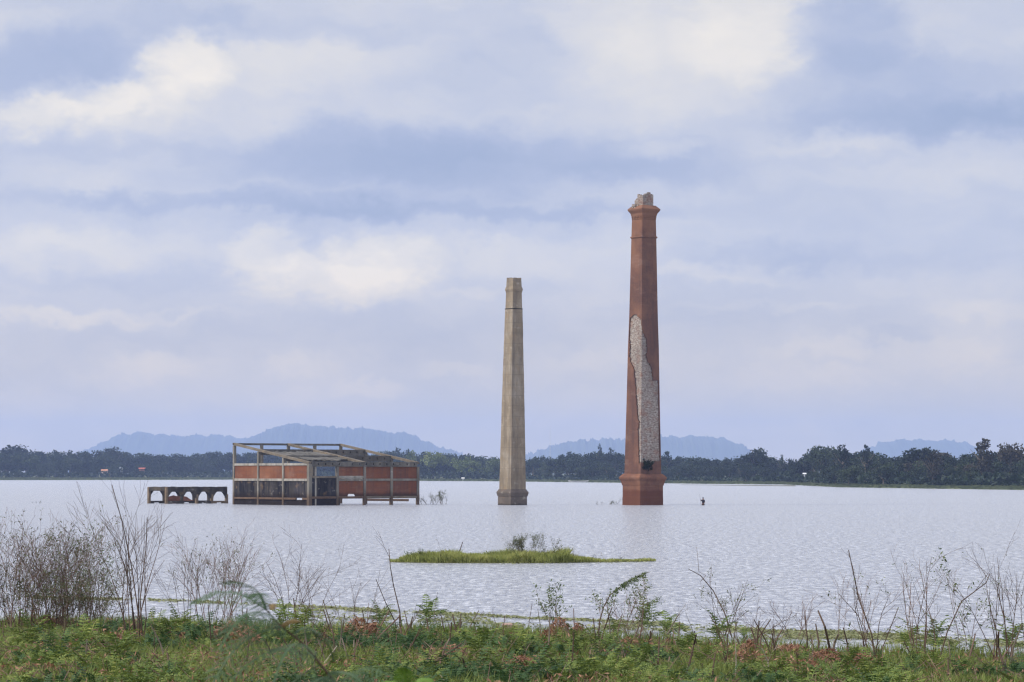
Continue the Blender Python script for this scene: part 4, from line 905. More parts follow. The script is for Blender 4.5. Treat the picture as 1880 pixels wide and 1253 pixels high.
# ------------------------------------------------------------------ the wading person
def person():
    p = gnd(1290.8, 928); root = empty('person', (p.x, p.y, -.74), 'person in dark clothes wading waist deep right of the brick chimney', 'person')
    def skinned(name, verts, edges, radii, mat, rt=0):
        me = mesh(name, verts, []); me = bpy.data.meshes.new(name); me.from_pydata(verts, edges, []); o = link(name, me, mat, root)
        sk = o.modifiers.new('skin', 'SKIN'); 
        lay = me.skin_vertices[0].data if me.skin_vertices else None
        if lay is None:
            bm = bmesh.new(); bm.from_mesh(me); bm.verts.layers.skin.verify(); bm.to_mesh(me); bm.free(); lay = me.skin_vertices[0].data
        for i, r_ in enumerate(radii): lay[i].radius = (r_, r_) if not isinstance(r_, tuple) else r_
        lay[rt].use_root = True
        s = o.modifiers.new('sub', 'SUBSURF'); s.levels = 2; s.render_levels = 2
        return o
    skinm = plain('brown_skin', (.16, .09, .06), (.2, .115, .08), 3, .6); cl = plain('dark_shirt', (.018, .018, .028), (.03, .03, .042), 5); tr = plain('dark_trousers', (.02, .02, .024), (.035, .034, .038), 5)
    Vb = [(0,0,.92),(0,.01,1.12),(0,.02,1.32),(0,.01,1.44),(0,0,1.53),(0,-.02,1.62),(0,-.015,1.70),
          (.17,.01,1.38),(.21,.0,1.12),(.12,-.14,.98),(.05,-.20,1.0), (-.17,.01,1.38),(-.29,-.04,1.24),(-.30,-.18,1.42),(-.31,-.22,1.49),
          (.09,0,.86),(.1,-.02,.48),(.1,0,.08),(.1,-.14,.03),(-.09,0,.86),(-.1,-.02,.48),(-.1,0,.08),(-.1,-.14,.03)]
    Eb = [(0,1),(1,2),(2,3),(3,4),(4,5),(5,6),(3,7),(7,8),(8,9),(9,10),(3,11),(11,12),(12,13),(13,14),(0,15),(15,16),(16,17),(17,18),(0,19),(19,20),(20,21),(21,22)]
    Rb = [.13,.12,.14,.09,.055,.085,.075,.06,.045,.032,.028,.06,.045,.032,.028,.095,.065,.045,.04,.095,.065,.045,.04]
    body = skinned('body', Vb, Eb, Rb, skinm)
    skinned('shirt', [(0,0,.9),(0,.01,1.12),(0,.02,1.32),(0,.01,1.43),(.17,.01,1.38),(.205,0,1.16),(-.17,.01,1.38),(-.275,-.035,1.26)], [(0,1),(1,2),(2,3),(3,4),(4,5),(3,6),(6,7)], [.155,.145,.165,.09,.08,.062,.08,.062], cl)
    skinned('trousers', [(0,0,.93),(.09,0,.84),(.1,-.02,.48),(.1,0,.14),(-.09,0,.84),(-.1,-.02,.48),(-.1,0,.14)], [(0,1),(1,2),(2,3),(0,4),(4,5),(5,6)], [.15,.115,.085,.065,.115,.085,.065], tr)
    bm = bmesh.new(); bmesh.ops.create_uvsphere(bm, u_segments=14, v_segments=10, radius=.1, matrix=Matrix.Translation((0, .005, 1.685)) @ Matrix.Diagonal((.92, 1.05, .85, 1)))
    me = bpy.data.meshes.new('hair'); bm.to_mesh(me); bm.free(); link('hair', me, M['void'], root)
    for hx, hy, hz, dx in ((.05, -.20, 1.0, 1), (-.31, -.22, 1.49, -1)):        # hands: palm and five bent fingers
        hm = MB(); hm.tube([(hx, hy+.02, hz), (hx, hy-.03, hz+.01), (hx, hy-.07, hz+.015)], [.022, .032, .028], 6)
        for f, (o_, l_) in enumerate(((-.024, .06), (-.008, .07), (.008, .066), (.024, .052))):
            hm.tube([(hx+o_, hy-.07, hz+.01), (hx+o_, hy-.07-l_*.6, hz), (hx+o_, hy-.07-l_*.75, hz-.035)], [.009, .008, .006], 5)
        hm.tube([(hx-dx*.028, hy-.02, hz), (hx-dx*.05, hy-.05, hz-.01), (hx-dx*.045, hy-.08, hz-.02)], [.011, .009, .007], 5)
        hm.build('hand', skinm, root)
    fm = MB(); fm.tube([(0, -.105, 1.66), (0, -.118, 1.635), (0, -.10, 1.625)], [.008, .015, .012], 6)
    fm.build('nose', skinm, root)
    for sx in (-.033, .033):
        e = MB(); e.tube([(sx-.012, -.098, 1.668), (sx, -.103, 1.67), (sx+.012, -.098, 1.668)], [.003, .008, .003], 6); e.build('eye', M['void'], root)
    rd = MB(); rd.tube([(-.34, -.27, .9), (-.32, -.27, 1.48), (-.52, -.35, 2.2)], [.012, .01, .006], 5); o = rd.build('fishing_pole', M['bark']); o.location = (p.x, p.y, -.74)
    tag(o, 'thin stick held up by the wading person', 'stick')
person()

# ------------------------------------------------------------------ near bank vegetation
def frond_proto(r, L_, pairs, plen, droop, leaflet=None, w=.018):
    """feathery compound leaf along +X: returns list of quads (4,3)"""
    Q = []; pts = []
    for i in range(pairs+1):
        t = i/pairs; pts.append(Vector((L_*t, 0, .25*L_*math.sin(t*2.0)-droop*L_*t*t)))
    for i in range(pairs): a, b = pts[i], pts[i+1]; s = Vector((0, .004, 0)); Q.append((a-s, b-s, b+s, a+s))
    for i in range(1, pairs+1):
        t = i/pairs; pl_ = plen*math.sin(math.pi*(.15+.8*t))**.7; o = pts[i]
        for sg in (-1, 1):
            d = Vector((.45, sg, -.22+r.uniform(-.15, .15))).normalized(); 
            if leaflet is None:
                e = o+d*pl_; c_ = d.cross(Vector((0, 0, 1))).normalized()*w; mid = o+d*pl_*.5+Vector((0, 0, .01)); Q.append((o, mid+c_, e, mid-c_))
            else:
                nl, ll, lw = leaflet
                for k in range(1, nl+1):
                    q = o+d*pl_*k/nl; q.z -= .18*pl_*(k/nl)**2
                    for s2 in (-1, 1):
                        c_ = (d.cross(Vector((0, 0, 1))).normalized()*s2+d*.35+Vector((0, 0, -.1))).normalized()*ll*(1-.3*k/nl); sd_ = d*lw
                        Q.append((q, q+c_*.5+sd_, q+c_, q+c_*.5-sd_))
    return np.array([[tuple(v) for v in q] for q in Q])
def rotz(a): c_, s_ = math.cos(a), math.sin(a); return np.array([[c_, -s_, 0], [s_, c_, 0], [0, 0, 1]])
def roty(a): c_, s_ = math.cos(a), math.sin(a); return np.array([[c_, 0, s_], [0, 1, 0], [-s_, 0, c_]])
def bushlet(seed, nf, L_, spread):
    r = random.Random(seed); out = []
    for k in range(nf):
        q = frond_proto(r, L_*r.uniform(.7, 1.2), 7, L_*.27, r.uniform(.15, .6), w=.013)
        A = rotz(r.uniform(0, 6.28)) @ roty(-r.uniform(.05, 1.15)); off = np.array([r.uniform(-spread, spread), r.uniform(-spread, spread), r.uniform(.03, .36*L_/.4)])
        out.append(q @ A.T+off)
    return np.concatenate(out)
protos = [bushlet(s, 16, .22, .20) for s in range(4)]+[bushlet(9, 12, .34, .15)]
def scatter(name, mat, places, label, cat, kind='stuff', protos=protos):
    parts = []
    for (x, y, z, s, k) in places:
        P = protos[k]; parts.append(((P*s) @ rotz(R.uniform(0, 6.28)).T)+np.array([x, y, z]))
    V = np.concatenate(parts).reshape(-1, 3).astype(np.float32); F = np.arange(len(V)).reshape(-1, 4)
    return tag(link(name, npmesh(name, V, F), M[mat]), label, cat, kind=kind)
NEAR = ((60, 'at the left edge'), (120, 'below the left thickets'), (200, 'right of the left thickets'), (280, 'around the tall bare shrub'), (350, 'right of the tall bare shrub'), (420, 'left of the largest dead leaf heap'), (500, 'by the largest dead leaf heap'), (580, 'behind the blurred acacia'), (640, 'left of the upright reddish clump'), (720, 'around the upright reddish clump'), (790, 'right of the tall crooked stick'), (860, 'around the fallen branch'), (920, 'left of the pinkish block'), (975, 'below the pinkish block'), (1030, 'below the slim leafy shrub'), (1080, 'right of the slim leafy shrub'), (1160, 'under the arching branch'), (1240, 'below the brick chimney'), (1340, 'under the forked shrub'), (1440, 'right of the forked shrub'), (1540, 'beside the split stump'), (1660, 'under the leaning shrub'), (1760, 'under the fan shaped shrub'), (1820, 'left of the thick broken trunk'), (9999, 'at the right edge'))
def nearp(px): return next(t for a, t in NEAR if px < a)
places = []
def half_w(Y): return (960/FPX)*Y
tries = 0
while len(places) < 760 and tries < 60000:
    tries += 1
    Y = R.uniform(38, 84); x = R.uniform(-1, 1)*half_w(Y); sy = float(shoreY(x))
    if Y > sy-2.5: continue
    d = float(vnoise(x, Y, 2.6, 12)); e2 = float(vnoise(x, Y, .9, 13)); edge = min(1, (sy-Y)/9)
    if d*.55+e2*.45 < .56+(.15 if Y > sy-6 else 0): continue
    places.append((x, Y, float(bankz(x, Y)), R.uniform(.55, 1.1)*(.75+.5*d)*(1.2 if Y < 62 and e2 > .68 else 1), R.randrange(5)))
pd_ = [q for q in places if vnoise(q[0], q[1], 2.2, 41) > .55]; pl_y = [q for q in places if vnoise(q[0], q[1], 2.2, 41) <= .55]
scatter('fern_cover', 'fern', pl_y, 'mass of low feathery yellow green plants covering the near bank', 'ground cover')
scatter('fern_cover', 'fern_dark', pd_, 'darker patches of low feathery plants on the near bank', 'ground cover')
# near-bank grass and emergent blades in the shallows
pts = []
for _ in range(130000):
    Y = R.uniform(38, 84); x = R.uniform(-1, 1)*half_w(Y); sy = float(shoreY(x))+1.2*(float(vnoise(x, Y, 3, 3))-.5)
    if Y > sy-.1: continue
    if R.random() > .35+1.0*float(vnoise(x, Y, 1.5, 14))*(1.0 if Y > sy-9 else .7): continue
    pts.append((x, Y, float(bankz(x, Y))-.02, .6+.8*float(vnoise(x, Y, 1.2, 15))))
blades(pts, .08, .33, .011, 'bank_grass', 'grass', label='long green grass on the near bank')
pts = []
for _ in range(26000):
    x = R.uniform(-14, 14); sy = float(shoreY(x)); dd = R.random()**2.2*(3.2+ (7 if x > 4.5 else 0)); Y = sy-.3+dd
    if float(vnoise(x, Y, .8, 16)) < .25+.06*dd or abs(x) > half_w(Y): continue
    pts.append((x, Y, min(0, float(bankz(x, Y)))-.03, 1.0 if dd < 3 else .8))
blades(pts, .15, .5, .009, 'shallows_grass', 'grass', lean=.15, label='sparse grass blades standing in the shallows', )
# floating weed bands
def weeds():
    C = []
    def band(pxs, pys, thick, n, dens=.35):
        for _ in range(n):
            px = R.uniform(pxs[0], pxs[-1]); py = float(np.interp(px, pxs, pys))+R.gauss(0, thick)
            if float(vnoise(px, py*9, 45, 18)) < dens and R.random() > .15: continue
            g_ = gnd(px, py, .012); C.append((g_.x, g_.y, .012+R.random()*.02))
    band([60, 300, 560, 780, 960, 1250], [1097, 1102, 1114, 1124, 1134, 1146], 1.3, 9000)
    band([520, 800, 1000, 1150], [1128, 1138, 1150, 1156], 3.0, 5000, .55)
    band([540, 760, 900], [1118, 1127, 1134], 2.6, 3000, .55)
    band([1100, 1400, 1650, 1880], [1150, 1157, 1166, 1184], 3.0, 9000, .35)
    band([1380, 1600, 1760], [1166, 1172, 1180], 4.5, 6500, .45)
    band([700, 950, 1195], [1028.5, 1034, 1031], 1.2, 1500, .3)
    V, F = quads(np.array(C), .10, aspect=.7, flat=.93); return npmesh('floating_weed', V, F)
tag(link('floating_weed', weeds(), M['weed']), 'thin bands of yellowish weed floating near the bank', 'weed', kind='stuff')

def litter():
    m = MB(); r = random.Random(91); 
    for k in range(5200):
        Y = r.uniform(38, 80); x = r.uniform(-1, 1)*half_w(Y)
        if Y > float(shoreY(x))-.3 or float(vnoise(x, Y, 1.8, 33)) < .38: continue
        z = float(bankz(x, Y))+r.uniform(.02, .2); a = r.uniform(0, 6.28); e_ = abs(r.gauss(0, .45)); l = r.uniform(.15, .6); d = Vector((math.cos(a)*math.cos(e_), math.sin(a)*math.cos(e_), math.sin(e_)))*l
        p = Vector((x, Y, z)); m.tube([p, p+d*.5+Vector((0, 0, r.uniform(-.03, .03))), p+d], [.009, .007, .004], 3, False)
    return mesh('twig_litter', m.v, m.f)
tag(link('twig_litter', litter(), M['bark_red']), 'litter of thin dead twigs lying through the bank plants', 'twigs', kind='stuff')
def litter_leaves():
    C = []; r = random.Random(92)
    for k in range(26000):
        Y = r.uniform(38, 80); x = r.uniform(-1, 1)*half_w(Y)
        if Y > float(shoreY(x))-1 or float(vnoise(x, Y, 1.1, 34))*.6+float(vnoise(x, Y, 3.3, 35))*.4 < .56: continue
        C.append((x, Y, float(bankz(x, Y))+r.uniform(.04, .32)))
    V, F = quads(np.array(C), .10, aspect=.35); return npmesh('leaf_litter', V, F)
tag(link('leaf_litter', litter_leaves(), M['dead']), 'patches of rust coloured leaf litter among the bank plants', 'leaf litter', kind='stuff')

# dead brown heaps
HEAPS = [(425, 1190, .75, .34, 'largest heap of reddish dead fern leaves, on the bank below the leftmost shrubs'), (657, 1178, .42, .34, 'upright reddish clump of dead leaves among sticks left of centre'), (684, 1176, .28, .26, 'small reddish clump touching the upright dead clump'),
         (1028, 1177, .36, .34, 'bright rusty clump of dead leaves near the water right of centre'), (1008, 1186, .3, .2, 'low rusty heap in front of the bright rusty clump'), (1062, 1180, .25, .26, 'thin rusty clump right of the bright rusty clump'),
         (1155, 1203, .34, .18, 'small rusty heap half hidden in ferns below the arching branch'), (1380, 1207, .3, .2, 'rusty heap at the foot of the bleached stick, right half'), (1372, 1222, .5, .14, 'flat spread of rust coloured litter right of centre'),
         (1452, 1210, .5, .16, 'long low rusty heap near the split stump'), (1522, 1222, .5, .16, 'rusty heap in front of the split stump'), (1580, 1228, .45, .16, 'rusty heap right of the split stump'), (1470, 1248, .6, .2, 'rusty heap cut by the bottom edge, right half'),
         (958, 1249, .45, .22, 'red brown heap at the bottom edge near the centre'), (200, 1190, .5, .16, 'low rusty heap at left below the tall bare shrub'), (345, 1185, .3, .14, 'small rusty heap left of the largest one'), (830, 1218, .35, .16, 'small rusty heap beside the fallen branch'), (590, 1190, .5, .14, 'faint rusty litter behind the near acacia sapling'), (90, 1160, .5, .2, 'brown dead litter under the left thicket')]
for i, (px, py, w, h, lb) in enumerate(HEAPS):
    p = bgnd(px, py); rg = np.random.default_rng(300+i); n = 520; a = rg.uniform(0, 6.28, n); rr_ = np.sqrt(rg.random(n)); C = np.stack([np.cos(a)*rr_*w, np.sin(a)*rr_*w*.9, .10+h*1.35*(1-rr_**2)*rg.uniform(.5, 1.15, n)], 1)
    V, F = quads(C, .12, aspect=.3, rg=rg); o = link('dead_leaf_heap', npmesh('dead_leaf_heap', V, F), M['dead']); o.location = p; tag(o, lb, 'dead leaves')
# concrete block near the water
p = bgnd(942, 1166); t = empty('concrete_block', (p.x, p.y, p.z), 'pinkish grey block standing at the water edge just left of centre', 'block', rz=.15)
m = MB(); m.box((-.26, -.2, -.2), (-.01, .2, .30)); m.build('block_face', plain('pink_concrete', (.30, .2, .17), (.42, .3, .26), 5, bmp=.02), t, .03)
m = MB()
for k in range(5): m.box((0, -.16, -.15+k*.085), (.26, .16, -.15+k*.085+.07))
m.build('weathered_boards', plain('grey_boards', (.2, .18, .15), (.32, .29, .25), 6, sx=.3), t)

# sticks and stalks: (x0,y0)->(x1,y1) rows in the photograph, radius
STK = [((1082,1165),(714,1008),.0,''),]
def stick(pxs, rad, label, group=None, mat='bark', name='dead_stalk', twigs=0, seed=0, cat='stick', base=None):
    r = random.Random(seed); x0, y0 = pxs[0]; p = base or bgnd(x0, y0); Y = p.y; pts = [Vector((p.x, p.y, p.z-.15))]
    for k, (x, y) in enumerate(pxs): 
        q = at(x, y, Y); pts.append(Vector((q.x, Y+r.uniform(-.1, .1)*k, max(q.z, p.z+.005*k))))
    o0 = pts[1].copy(); m = MB(); n = len(pts); pl_ = [q-o0 for q in pts]; m.tube(pl_, [rad*(1-.55*i/(n-1)) for i in range(n)], 6); an = []
    for t in range(twigs):
        i = r.randrange(1, n-1); q = pl_[i].lerp(pl_[i+1], r.random()); branch(m, q, Vector((r.uniform(-1, 1), r.uniform(-.6, .6), r.uniform(.2, 1))), r.uniform(.3, .9), rad*.4, .003, 1, r, an, (1, 3))
    o = m.build(name, M[mat]); o.location = o0; return tag(o, label, cat, group)
S = stick
S([(740,1168),(733,1120),(722,1075),(717,1040),(714,1008)], .020, 'tall thin crooked stick rising over the left end of the island', seed=1, twigs=1)
S([(733,1170),(724,1140),(708,1105),(691,1063)], .019, 'long stick leaning left beside the tall crooked one', seed=2)
S([(740,1160),(760,1140),(776,1107)], .011, 'thin forked twig leaning right from the crooked stick', seed=3)
S([(846,1183),(838,1160),(831,1128)], .036, 'thick broken red brown stalk standing up at the fallen branch', seed=4)
S([(765,1236),(800,1215),(830,1195),(848,1183)], .036, 'thick bare branch fallen slantwise across the ferns', seed=5, name='fallen_branch', cat='branch')
S([(848,1186),(856,1205)], .014, 'short dark twig slanting right from the broken stalk', seed=6)
S([(1500,1126),(1508,1122),(1504,1122)][:1]+[(1501,1126)], .01, 'tiny chip of wood by the split stump', seed=7)
S([(1528,1215),(1524,1190),(1513,1150),(1503,1122)], .038, 'dark tapering stump leaning left, left arm of the split stump', seed=8, name='split_stump', cat='stump')
S([(1526,1214),(1532,1180),(1537,1165)], .042, 'pale torn stump leaning right, right arm of the split stump', seed=9, name='split_stump', cat='stump', mat='trunk')
S([(1609,1217),(1622,1185),(1650,1115)], .018, 'straight stick leaning right against the sky coloured water', seed=10)
S([(1846,1253),(1842,1220),(1835,1190),(1833,1160)], .035, 'thick dark broken trunk at the right edge', seed=11, name='broken_trunk', cat='stump')
S([(1850,1253),(1848,1230),(1846,1212)], .03, 'pale short trunk right behind the thick dark one', seed=12, name='broken_trunk', cat='stump', mat='trunk')
S([(968,1174),(972,1140),(977,1108)], .013, 'straight dark stick by the water between block and leafy shrub', seed=13)
S([(1096,1180),(1085,1163),(1074,1148)], .02, 'short dark stick leaning left under the arching branch', seed=14)
S([(1206,1250),(1208,1215),(1211,1170)], .024, 'upright reddish stick below the brick chimney', seed=15)
S([(1048,1253),(1050,1220),(1053,1170),(1052,1160)], .022, 'tall brown stick at the bottom edge right of centre', seed=16)
S([(1254,1250),(1266,1220),(1275,1185),(1278,1165)], .026, 'brown stick leaning right through the ferns right of the brick chimney', seed=17)
S([(1413,1253),(1410,1215),(1398,1190)], .02, 'bleached pale stick at the bottom edge, right half', seed=18, mat='bark_pale', twigs=1)
S([(1350,1250),(1352,1215),(1350,1172)], .014, 'pale upright stick in the ferns under the forked shrub', seed=19, mat='bark_pale')
S([(989,1253),(989,1225),(990,1205)], .02, 'short dark upright stump below the rusty clump', seed=20)
S([(925,1242),(934,1222),(943,1208)], .016, 'bleached stick leaning right near the bottom centre', seed=21, mat='bark_pale')
S([(580,1229),(592,1200),(598,1168)], .016, 'red brown stick among the acacia leaves left of centre', seed=22)
S([(590,1225),(605,1205),(618,1187)], .022, 'grey stick with a white tip lying left of centre', seed=23, mat='bark_pale')
S([(627,1192),(618,1180),(616,1172)], .022, 'short broken stick bending left at the grey white tipped stick', seed=24)
S([(500,1253),(493,1240)], .012, 'short white stick at the bottom left', seed=25, mat='bark_pale')
S([(107,1210),(115,1180),(124,1140)], .018, 'brown stick leaning right in front of the left thicket', seed=26)
S([(309,1253),(309,1220),(304,1195)], .022, 'dark curved stem of a small leafy shrub at left', seed=27)
S([(160,1253),(166,1245),(163,1240)], .02, 'pale stick end at the bottom left corner', seed=28, mat='bark_pale')
S([(12,1195),(6,1160),(3,1140)], .016, 'dark stick at the left edge', seed=29)
S([(388,1205),(386,1150),(384,1110)], .02, 'brown straight stick left of the largest dead heap', seed=30)
S([(1495,1217),(1492,1190),(1487,1165)], .018, 'short stub just left of the split stump', seed=31)
S([(1586,1228),(1585,1200),(1583,1160)], .018, 'brown upright stick right of the split stump', seed=32)
S([(1640,1228),(1660,1240)], .014, 'bleached stick lying low near the right ferns', seed=33, mat='bark_pale')
S([(912,1150),(905,1130),(905,1118)], .010, 'thin dark stick left of the pinkish block', seed=34)
S([(796,1150),(798,1120),(803,1088)], .012, 'thin upright stick left of the thick broken stalk', seed=35, twigs=1)
rr = random.Random(77); gn = 'dead stalks sticking up along the near bank'
for k in range(150):
    px = rr.choice([rr.uniform(540, 900), rr.uniform(20, 1860), rr.uniform(1040, 1500)]); Yb = rr.uniform(50, 76); p = Vector((xof(px, Yb), Yb, 0)); 
    if Yb > float(shoreY(p.x))-.2: Yb = float(shoreY(p.x))-rr.uniform(.2, 4); p = Vector((xof(px, Yb), Yb, 0))
    p.z = float(bankz(p.x, p.y)); x, y = topx(p); h = rr.uniform(26, 74)*(1.3 if rr.random() < .2 else 1); dx = rr.gauss(0, .28)*h; sr = rr.uniform(.014, .032); mt = rr.choice(['bark', 'bark', 'bark_red', 'trunk']); tw = 1 if rr.random() < .3 else 0
    S([(x, y), (x+dx*.4+rr.uniform(-3, 3), y-h*.5), (x+dx, y-h)], sr, ('tall' if h > 50 else 'short' if h < 30 else 'middling')+' '+('thin' if sr < .022 else 'stout')+' '+{'bark': 'dark', 'bark_red': 'reddish', 'trunk': 'greyish'}[mt]+' '+('twiggy ' if tw else '')+'dead stalk '+('leaning left ' if dx < -.12*h else 'leaning right ' if dx > .12*h else 'upright ')+nearp(px), gn, seed=500+k, mat=mt, base=p, twigs=tw)

# bare shrubs, left to right
def sh(px, by, ty, w, stems, seed, lb, **kw):
    p = bgnd(px, by); h = zof(ty, p.y)-p.z; W_ = w/FPX*p.y; return shrub((p.x, p.y, p.z), h, W_, stems, seed, lb, **kw)
TH = dict(mat='bark_red', depth=2, r0=.012, lmat='olive_leaf', lsize=.06, kids=(3, 5))
sh(20, 1165, 975, 120, 24, 41, 'dense reddish thicket of bare stems at the left edge', leafy=.12, foot=.4, **TH)
sh(75, 1160, 975, 120, 24, 42, 'dense reddish thicket of stems second from the left edge', leafy=.15, foot=.4, **TH)
sh(125, 1165, 972, 110, 24, 43, 'dense dark thicket left of the tall bare shrub, third from left', leafy=.12, foot=.4, **TH)
sh(170, 1150, 1010, 90, 12, 44, 'thin leafy stems between the thicket and the tall bare shrub', leafy=.5, foot=.3, mat='bark', depth=2, r0=.01, lmat='shrub_leaf', lsize=.06)
sh(30, 1165, 1065, 300, 34, 45, 'low brown tangle at the foot of the left thickets', leafy=.35, foot=.5, mat='bark_red', depth=2, r0=.012, lmat='olive_leaf', lsize=.06)
sh(120, 1170, 1075, 200, 24, 71, 'low brown tangle between the thickets and the tall bare shrub', leafy=.3, foot=.5, mat='bark_red', depth=2, r0=.011, lmat='olive_leaf', lsize=.06)
sh(248, 1185, 925, 105, 9, 46, 'tall bare dark shrub standing in front of the low arched ruin', mat='bark', depth=2, r0=.02, foot=.12, kids=(3, 5), curl=.3, spread=.6)
S([(262,1180),(250,1100),(240,1040),(226,960),(207,890)], .02, 'longest wand of the tall bare shrub, reaching above the far shore line', seed=61, twigs=2)
S([(262,1180),(258,1100),(266,1010),(272,950)], .02, 'straight inner wand of the tall bare shrub', seed=62, twigs=3)
sh(385, 1150, 985, 150, 14, 47, 'wide rounded bare shrub under the ruined building', leafy=.12, mat='bark_red', depth=2, r0=.013, foot=.2, lmat='olive_leaf', lsize=.06)
sh(430, 1140, 1010, 90, 10, 48, 'loose bare shrub right of the wide rounded one', leafy=.1, mat='bark_red', depth=2, r0=.012, foot=.2, lmat='olive_leaf')
sh(345, 1150, 1020, 70, 6, 49, 'thin bare shrub left of the wide rounded one', mat='bark', depth=2, r0=.011, foot=.2)
sh(525, 1140, 1000, 120, 6, 50, 'open branching bare shrub below the right end of the ruined building', mat='bark', depth=2, r0=.015, foot=.1, curl=.5)
sh(572, 1150, 1020, 90, 4, 51, 'forked bare shrub just right of the open branching one', mat='bark', depth=2, r0=.014, foot=.06, curl=.4)
sh(650, 1165, 1040, 60, 4, 52, 'small cluster of straight bare shoots left of the tall crooked stick', mat='bark', depth=1, r0=.010, foot=.35)
sh(1020, 1155, 1072, 42, 5, 53, 'slim leafy shrub leaning left under the right end of the island', leafy=1, lmat='shrub_leaf', lsize=.085, mat='bark', depth=1, r0=.012, foot=.12, lean=-.25)
sh(1130, 1165, 1085, 110, 5, 54, 'thin leafy shrub under the long arching branch', leafy=.45, lmat='shrub_leaf', lsize=.07, mat='bark_red', depth=2, r0=.010, foot=.2)
# long arching leafy branch
p = bgnd(1098, 1172); t = empty('arching_branch', (p.x, p.y, p.z), 'long leafy green branch arching right beneath the brick chimney', 'branch'); m = MB(); pts = [Vector((0, 0, -.1))]
for (x, y) in ((1101,1140),(1108,1115),(1120,1093),(1140,1077),(1160,1065),(1180,1055),(1194,1050)): q = at(x, y, p.y); pts.append(q-p)
m.tube(pts, [.018, .017, .015, .013, .011, .009, .007, .004], 6); m.build('stem', M['bark'], t)
C = []
for k in range(420):
    u = R.uniform(3.2, 6.4); i = int(u); q = pts[i].lerp(pts[i+1], u-i); C.append((q.x+R.gauss(0, .03), q.y+R.gauss(0, .07), q.z-R.random()**1.6*.14+.03))
V, F = quads(np.array(C), .075, aspect=.4); link('leaves', npmesh('leaves', V, F), M['shrub_leaf'], t)
sh(1180, 1190, 1085, 90, 6, 55, 'thin bare twigs right of the arching branch', mat='bark_red', depth=2, r0=.009, foot=.3, kids=(2, 4), curl=.55)
sh(1325, 1168, 1055, 80, 5, 56, 'forked shrub with pale flowery tips right of the brick chimney', leafy=.35, lmat='olive_leaf', lsize=.06, mat='bark', depth=2, r0=.014, foot=.1, curl=.4, kids=(2, 4))
S([(1344,1172),(1330,1125),(1310,1085),(1286,1057),(1262,1044)], .02, 'main curved limb bending left beside the forked shrub', seed=63, twigs=2)
S([(1296,1068),(1283,1050),(1281,1025),(1280,1005)], .008, 'thin upright twig ending high right of the brick chimney', seed=64, base=Vector((at(1286,1057,72).x, 72, at(1286,1057,72).z)))
sh(1385, 1180, 1110, 120, 5, 57, 'low arching bare twigs right of the forked shrub', mat='bark', depth=2, r0=.010, foot=.25, curl=.9)
sh(1460, 1175, 1100, 110, 6, 58, 'low spreading bare shrub left of the split stump', mat='bark_red', depth=2, r0=.009, foot=.15, curl=.6)
sh(1605, 1225, 1045, 95, 4, 59, 'tall leaning bare shrub with a few green leaves right of the split stump', leafy=.1, lmat='shrub_leaf', lsize=.07, mat='bark_red', depth=2, r0=.016, foot=.1, lean=-.3, kids=(2, 4), curl=.55)
S([(1608,1220),(1600,1165),(1578,1100),(1566,1050),(1558,1010)], .02, 'longest limb of the tall leaning shrub', seed=65, twigs=3)
sh(1545, 1175, 1040, 60, 3, 60, 'thin wand shrub just behind the split stump', mat='bark_red', depth=1, r0=.009, foot=.15)
sh(1700, 1215, 1020, 130, 7, 66, 'wide fan shaped bare shrub between the leaning shrub and the right edge', mat='bark_red', depth=2, r0=.016, foot=.12, leafy=.08, lmat='shrub_leaf', kids=(2, 4), curl=.55)
S([(1722,1220),(1740,1160),(1768,1105),(1810,1070),(1822,1055)], .018, 'long limb sweeping right out of the fan shaped shrub', seed=67, twigs=3)
sh(1775, 1215, 1060, 80, 3, 68, 'slender shrub with a green leafy tip near the right edge', mat='bark_red', depth=2, r0=.012, foot=.15, leafy=.3, lmat='shrub_leaf', lsize=.08, kids=(2, 4), curl=.55)
sh(1845, 1225, 1010, 130, 7, 69, 'bare arching shrub at the right edge above the broken trunk', mat='bark', depth=2, r0=.016, foot=.12, leafy=.1, lmat='shrub_leaf', kids=(2, 4), curl=.55)
sh(1890, 1210, 1015, 90, 5, 70, 'bare shrub cut by the right edge', mat='bark', depth=2, r0=.014, foot=.2, kids=(2, 4), curl=.55)
# taller feathery plants standing out of the cover
LP = [bushlet(40+i, 20, .34, .07) for i in range(3)]
rr = random.Random(5)
def fernplant(px, by, s, k, lb, mat='fern', group=None):
    p = bgnd(px, by); P = (LP[k] * s).reshape(-1, 3); o = link('feathery_plant', npmesh('feathery_plant', P, np.arange(len(P)).reshape(-1, 4)), M[mat]); o.location = p; tag(o, lb, 'plant', group); return o
for i, (px, by) in enumerate(((300,1185),(330,1175),(520,1165),(560,1170),(700,1160),(790,1160),(840,1165),(1130,1175),(1190,1165),(1260,1215),(1320,1190),(1370,1188),(1290,1235),(1000,1235),(960,1215),(1180,1240),(620,1235),(700,1240),(450,1160),(60,1200),(160,1215),(100,1240),(220,1235),(1480,1240),(1560,1245),(1620,1240),(1700,1235),(1670,1205),(1750,1215),(1790,1215),(1860,1205),(1720,1195),(1120,1215),(880,1225),(1060,1210),(1230,1185))):
    fernplant(px, by, rr.uniform(.8, 1.8), i % 3, 'feathery green plant '+('by the water ' if by < 1180 else 'halfway down the bank ' if by < 1222 else 'near the bottom edge ')+nearp(px), group='feathery plants on the near bank')

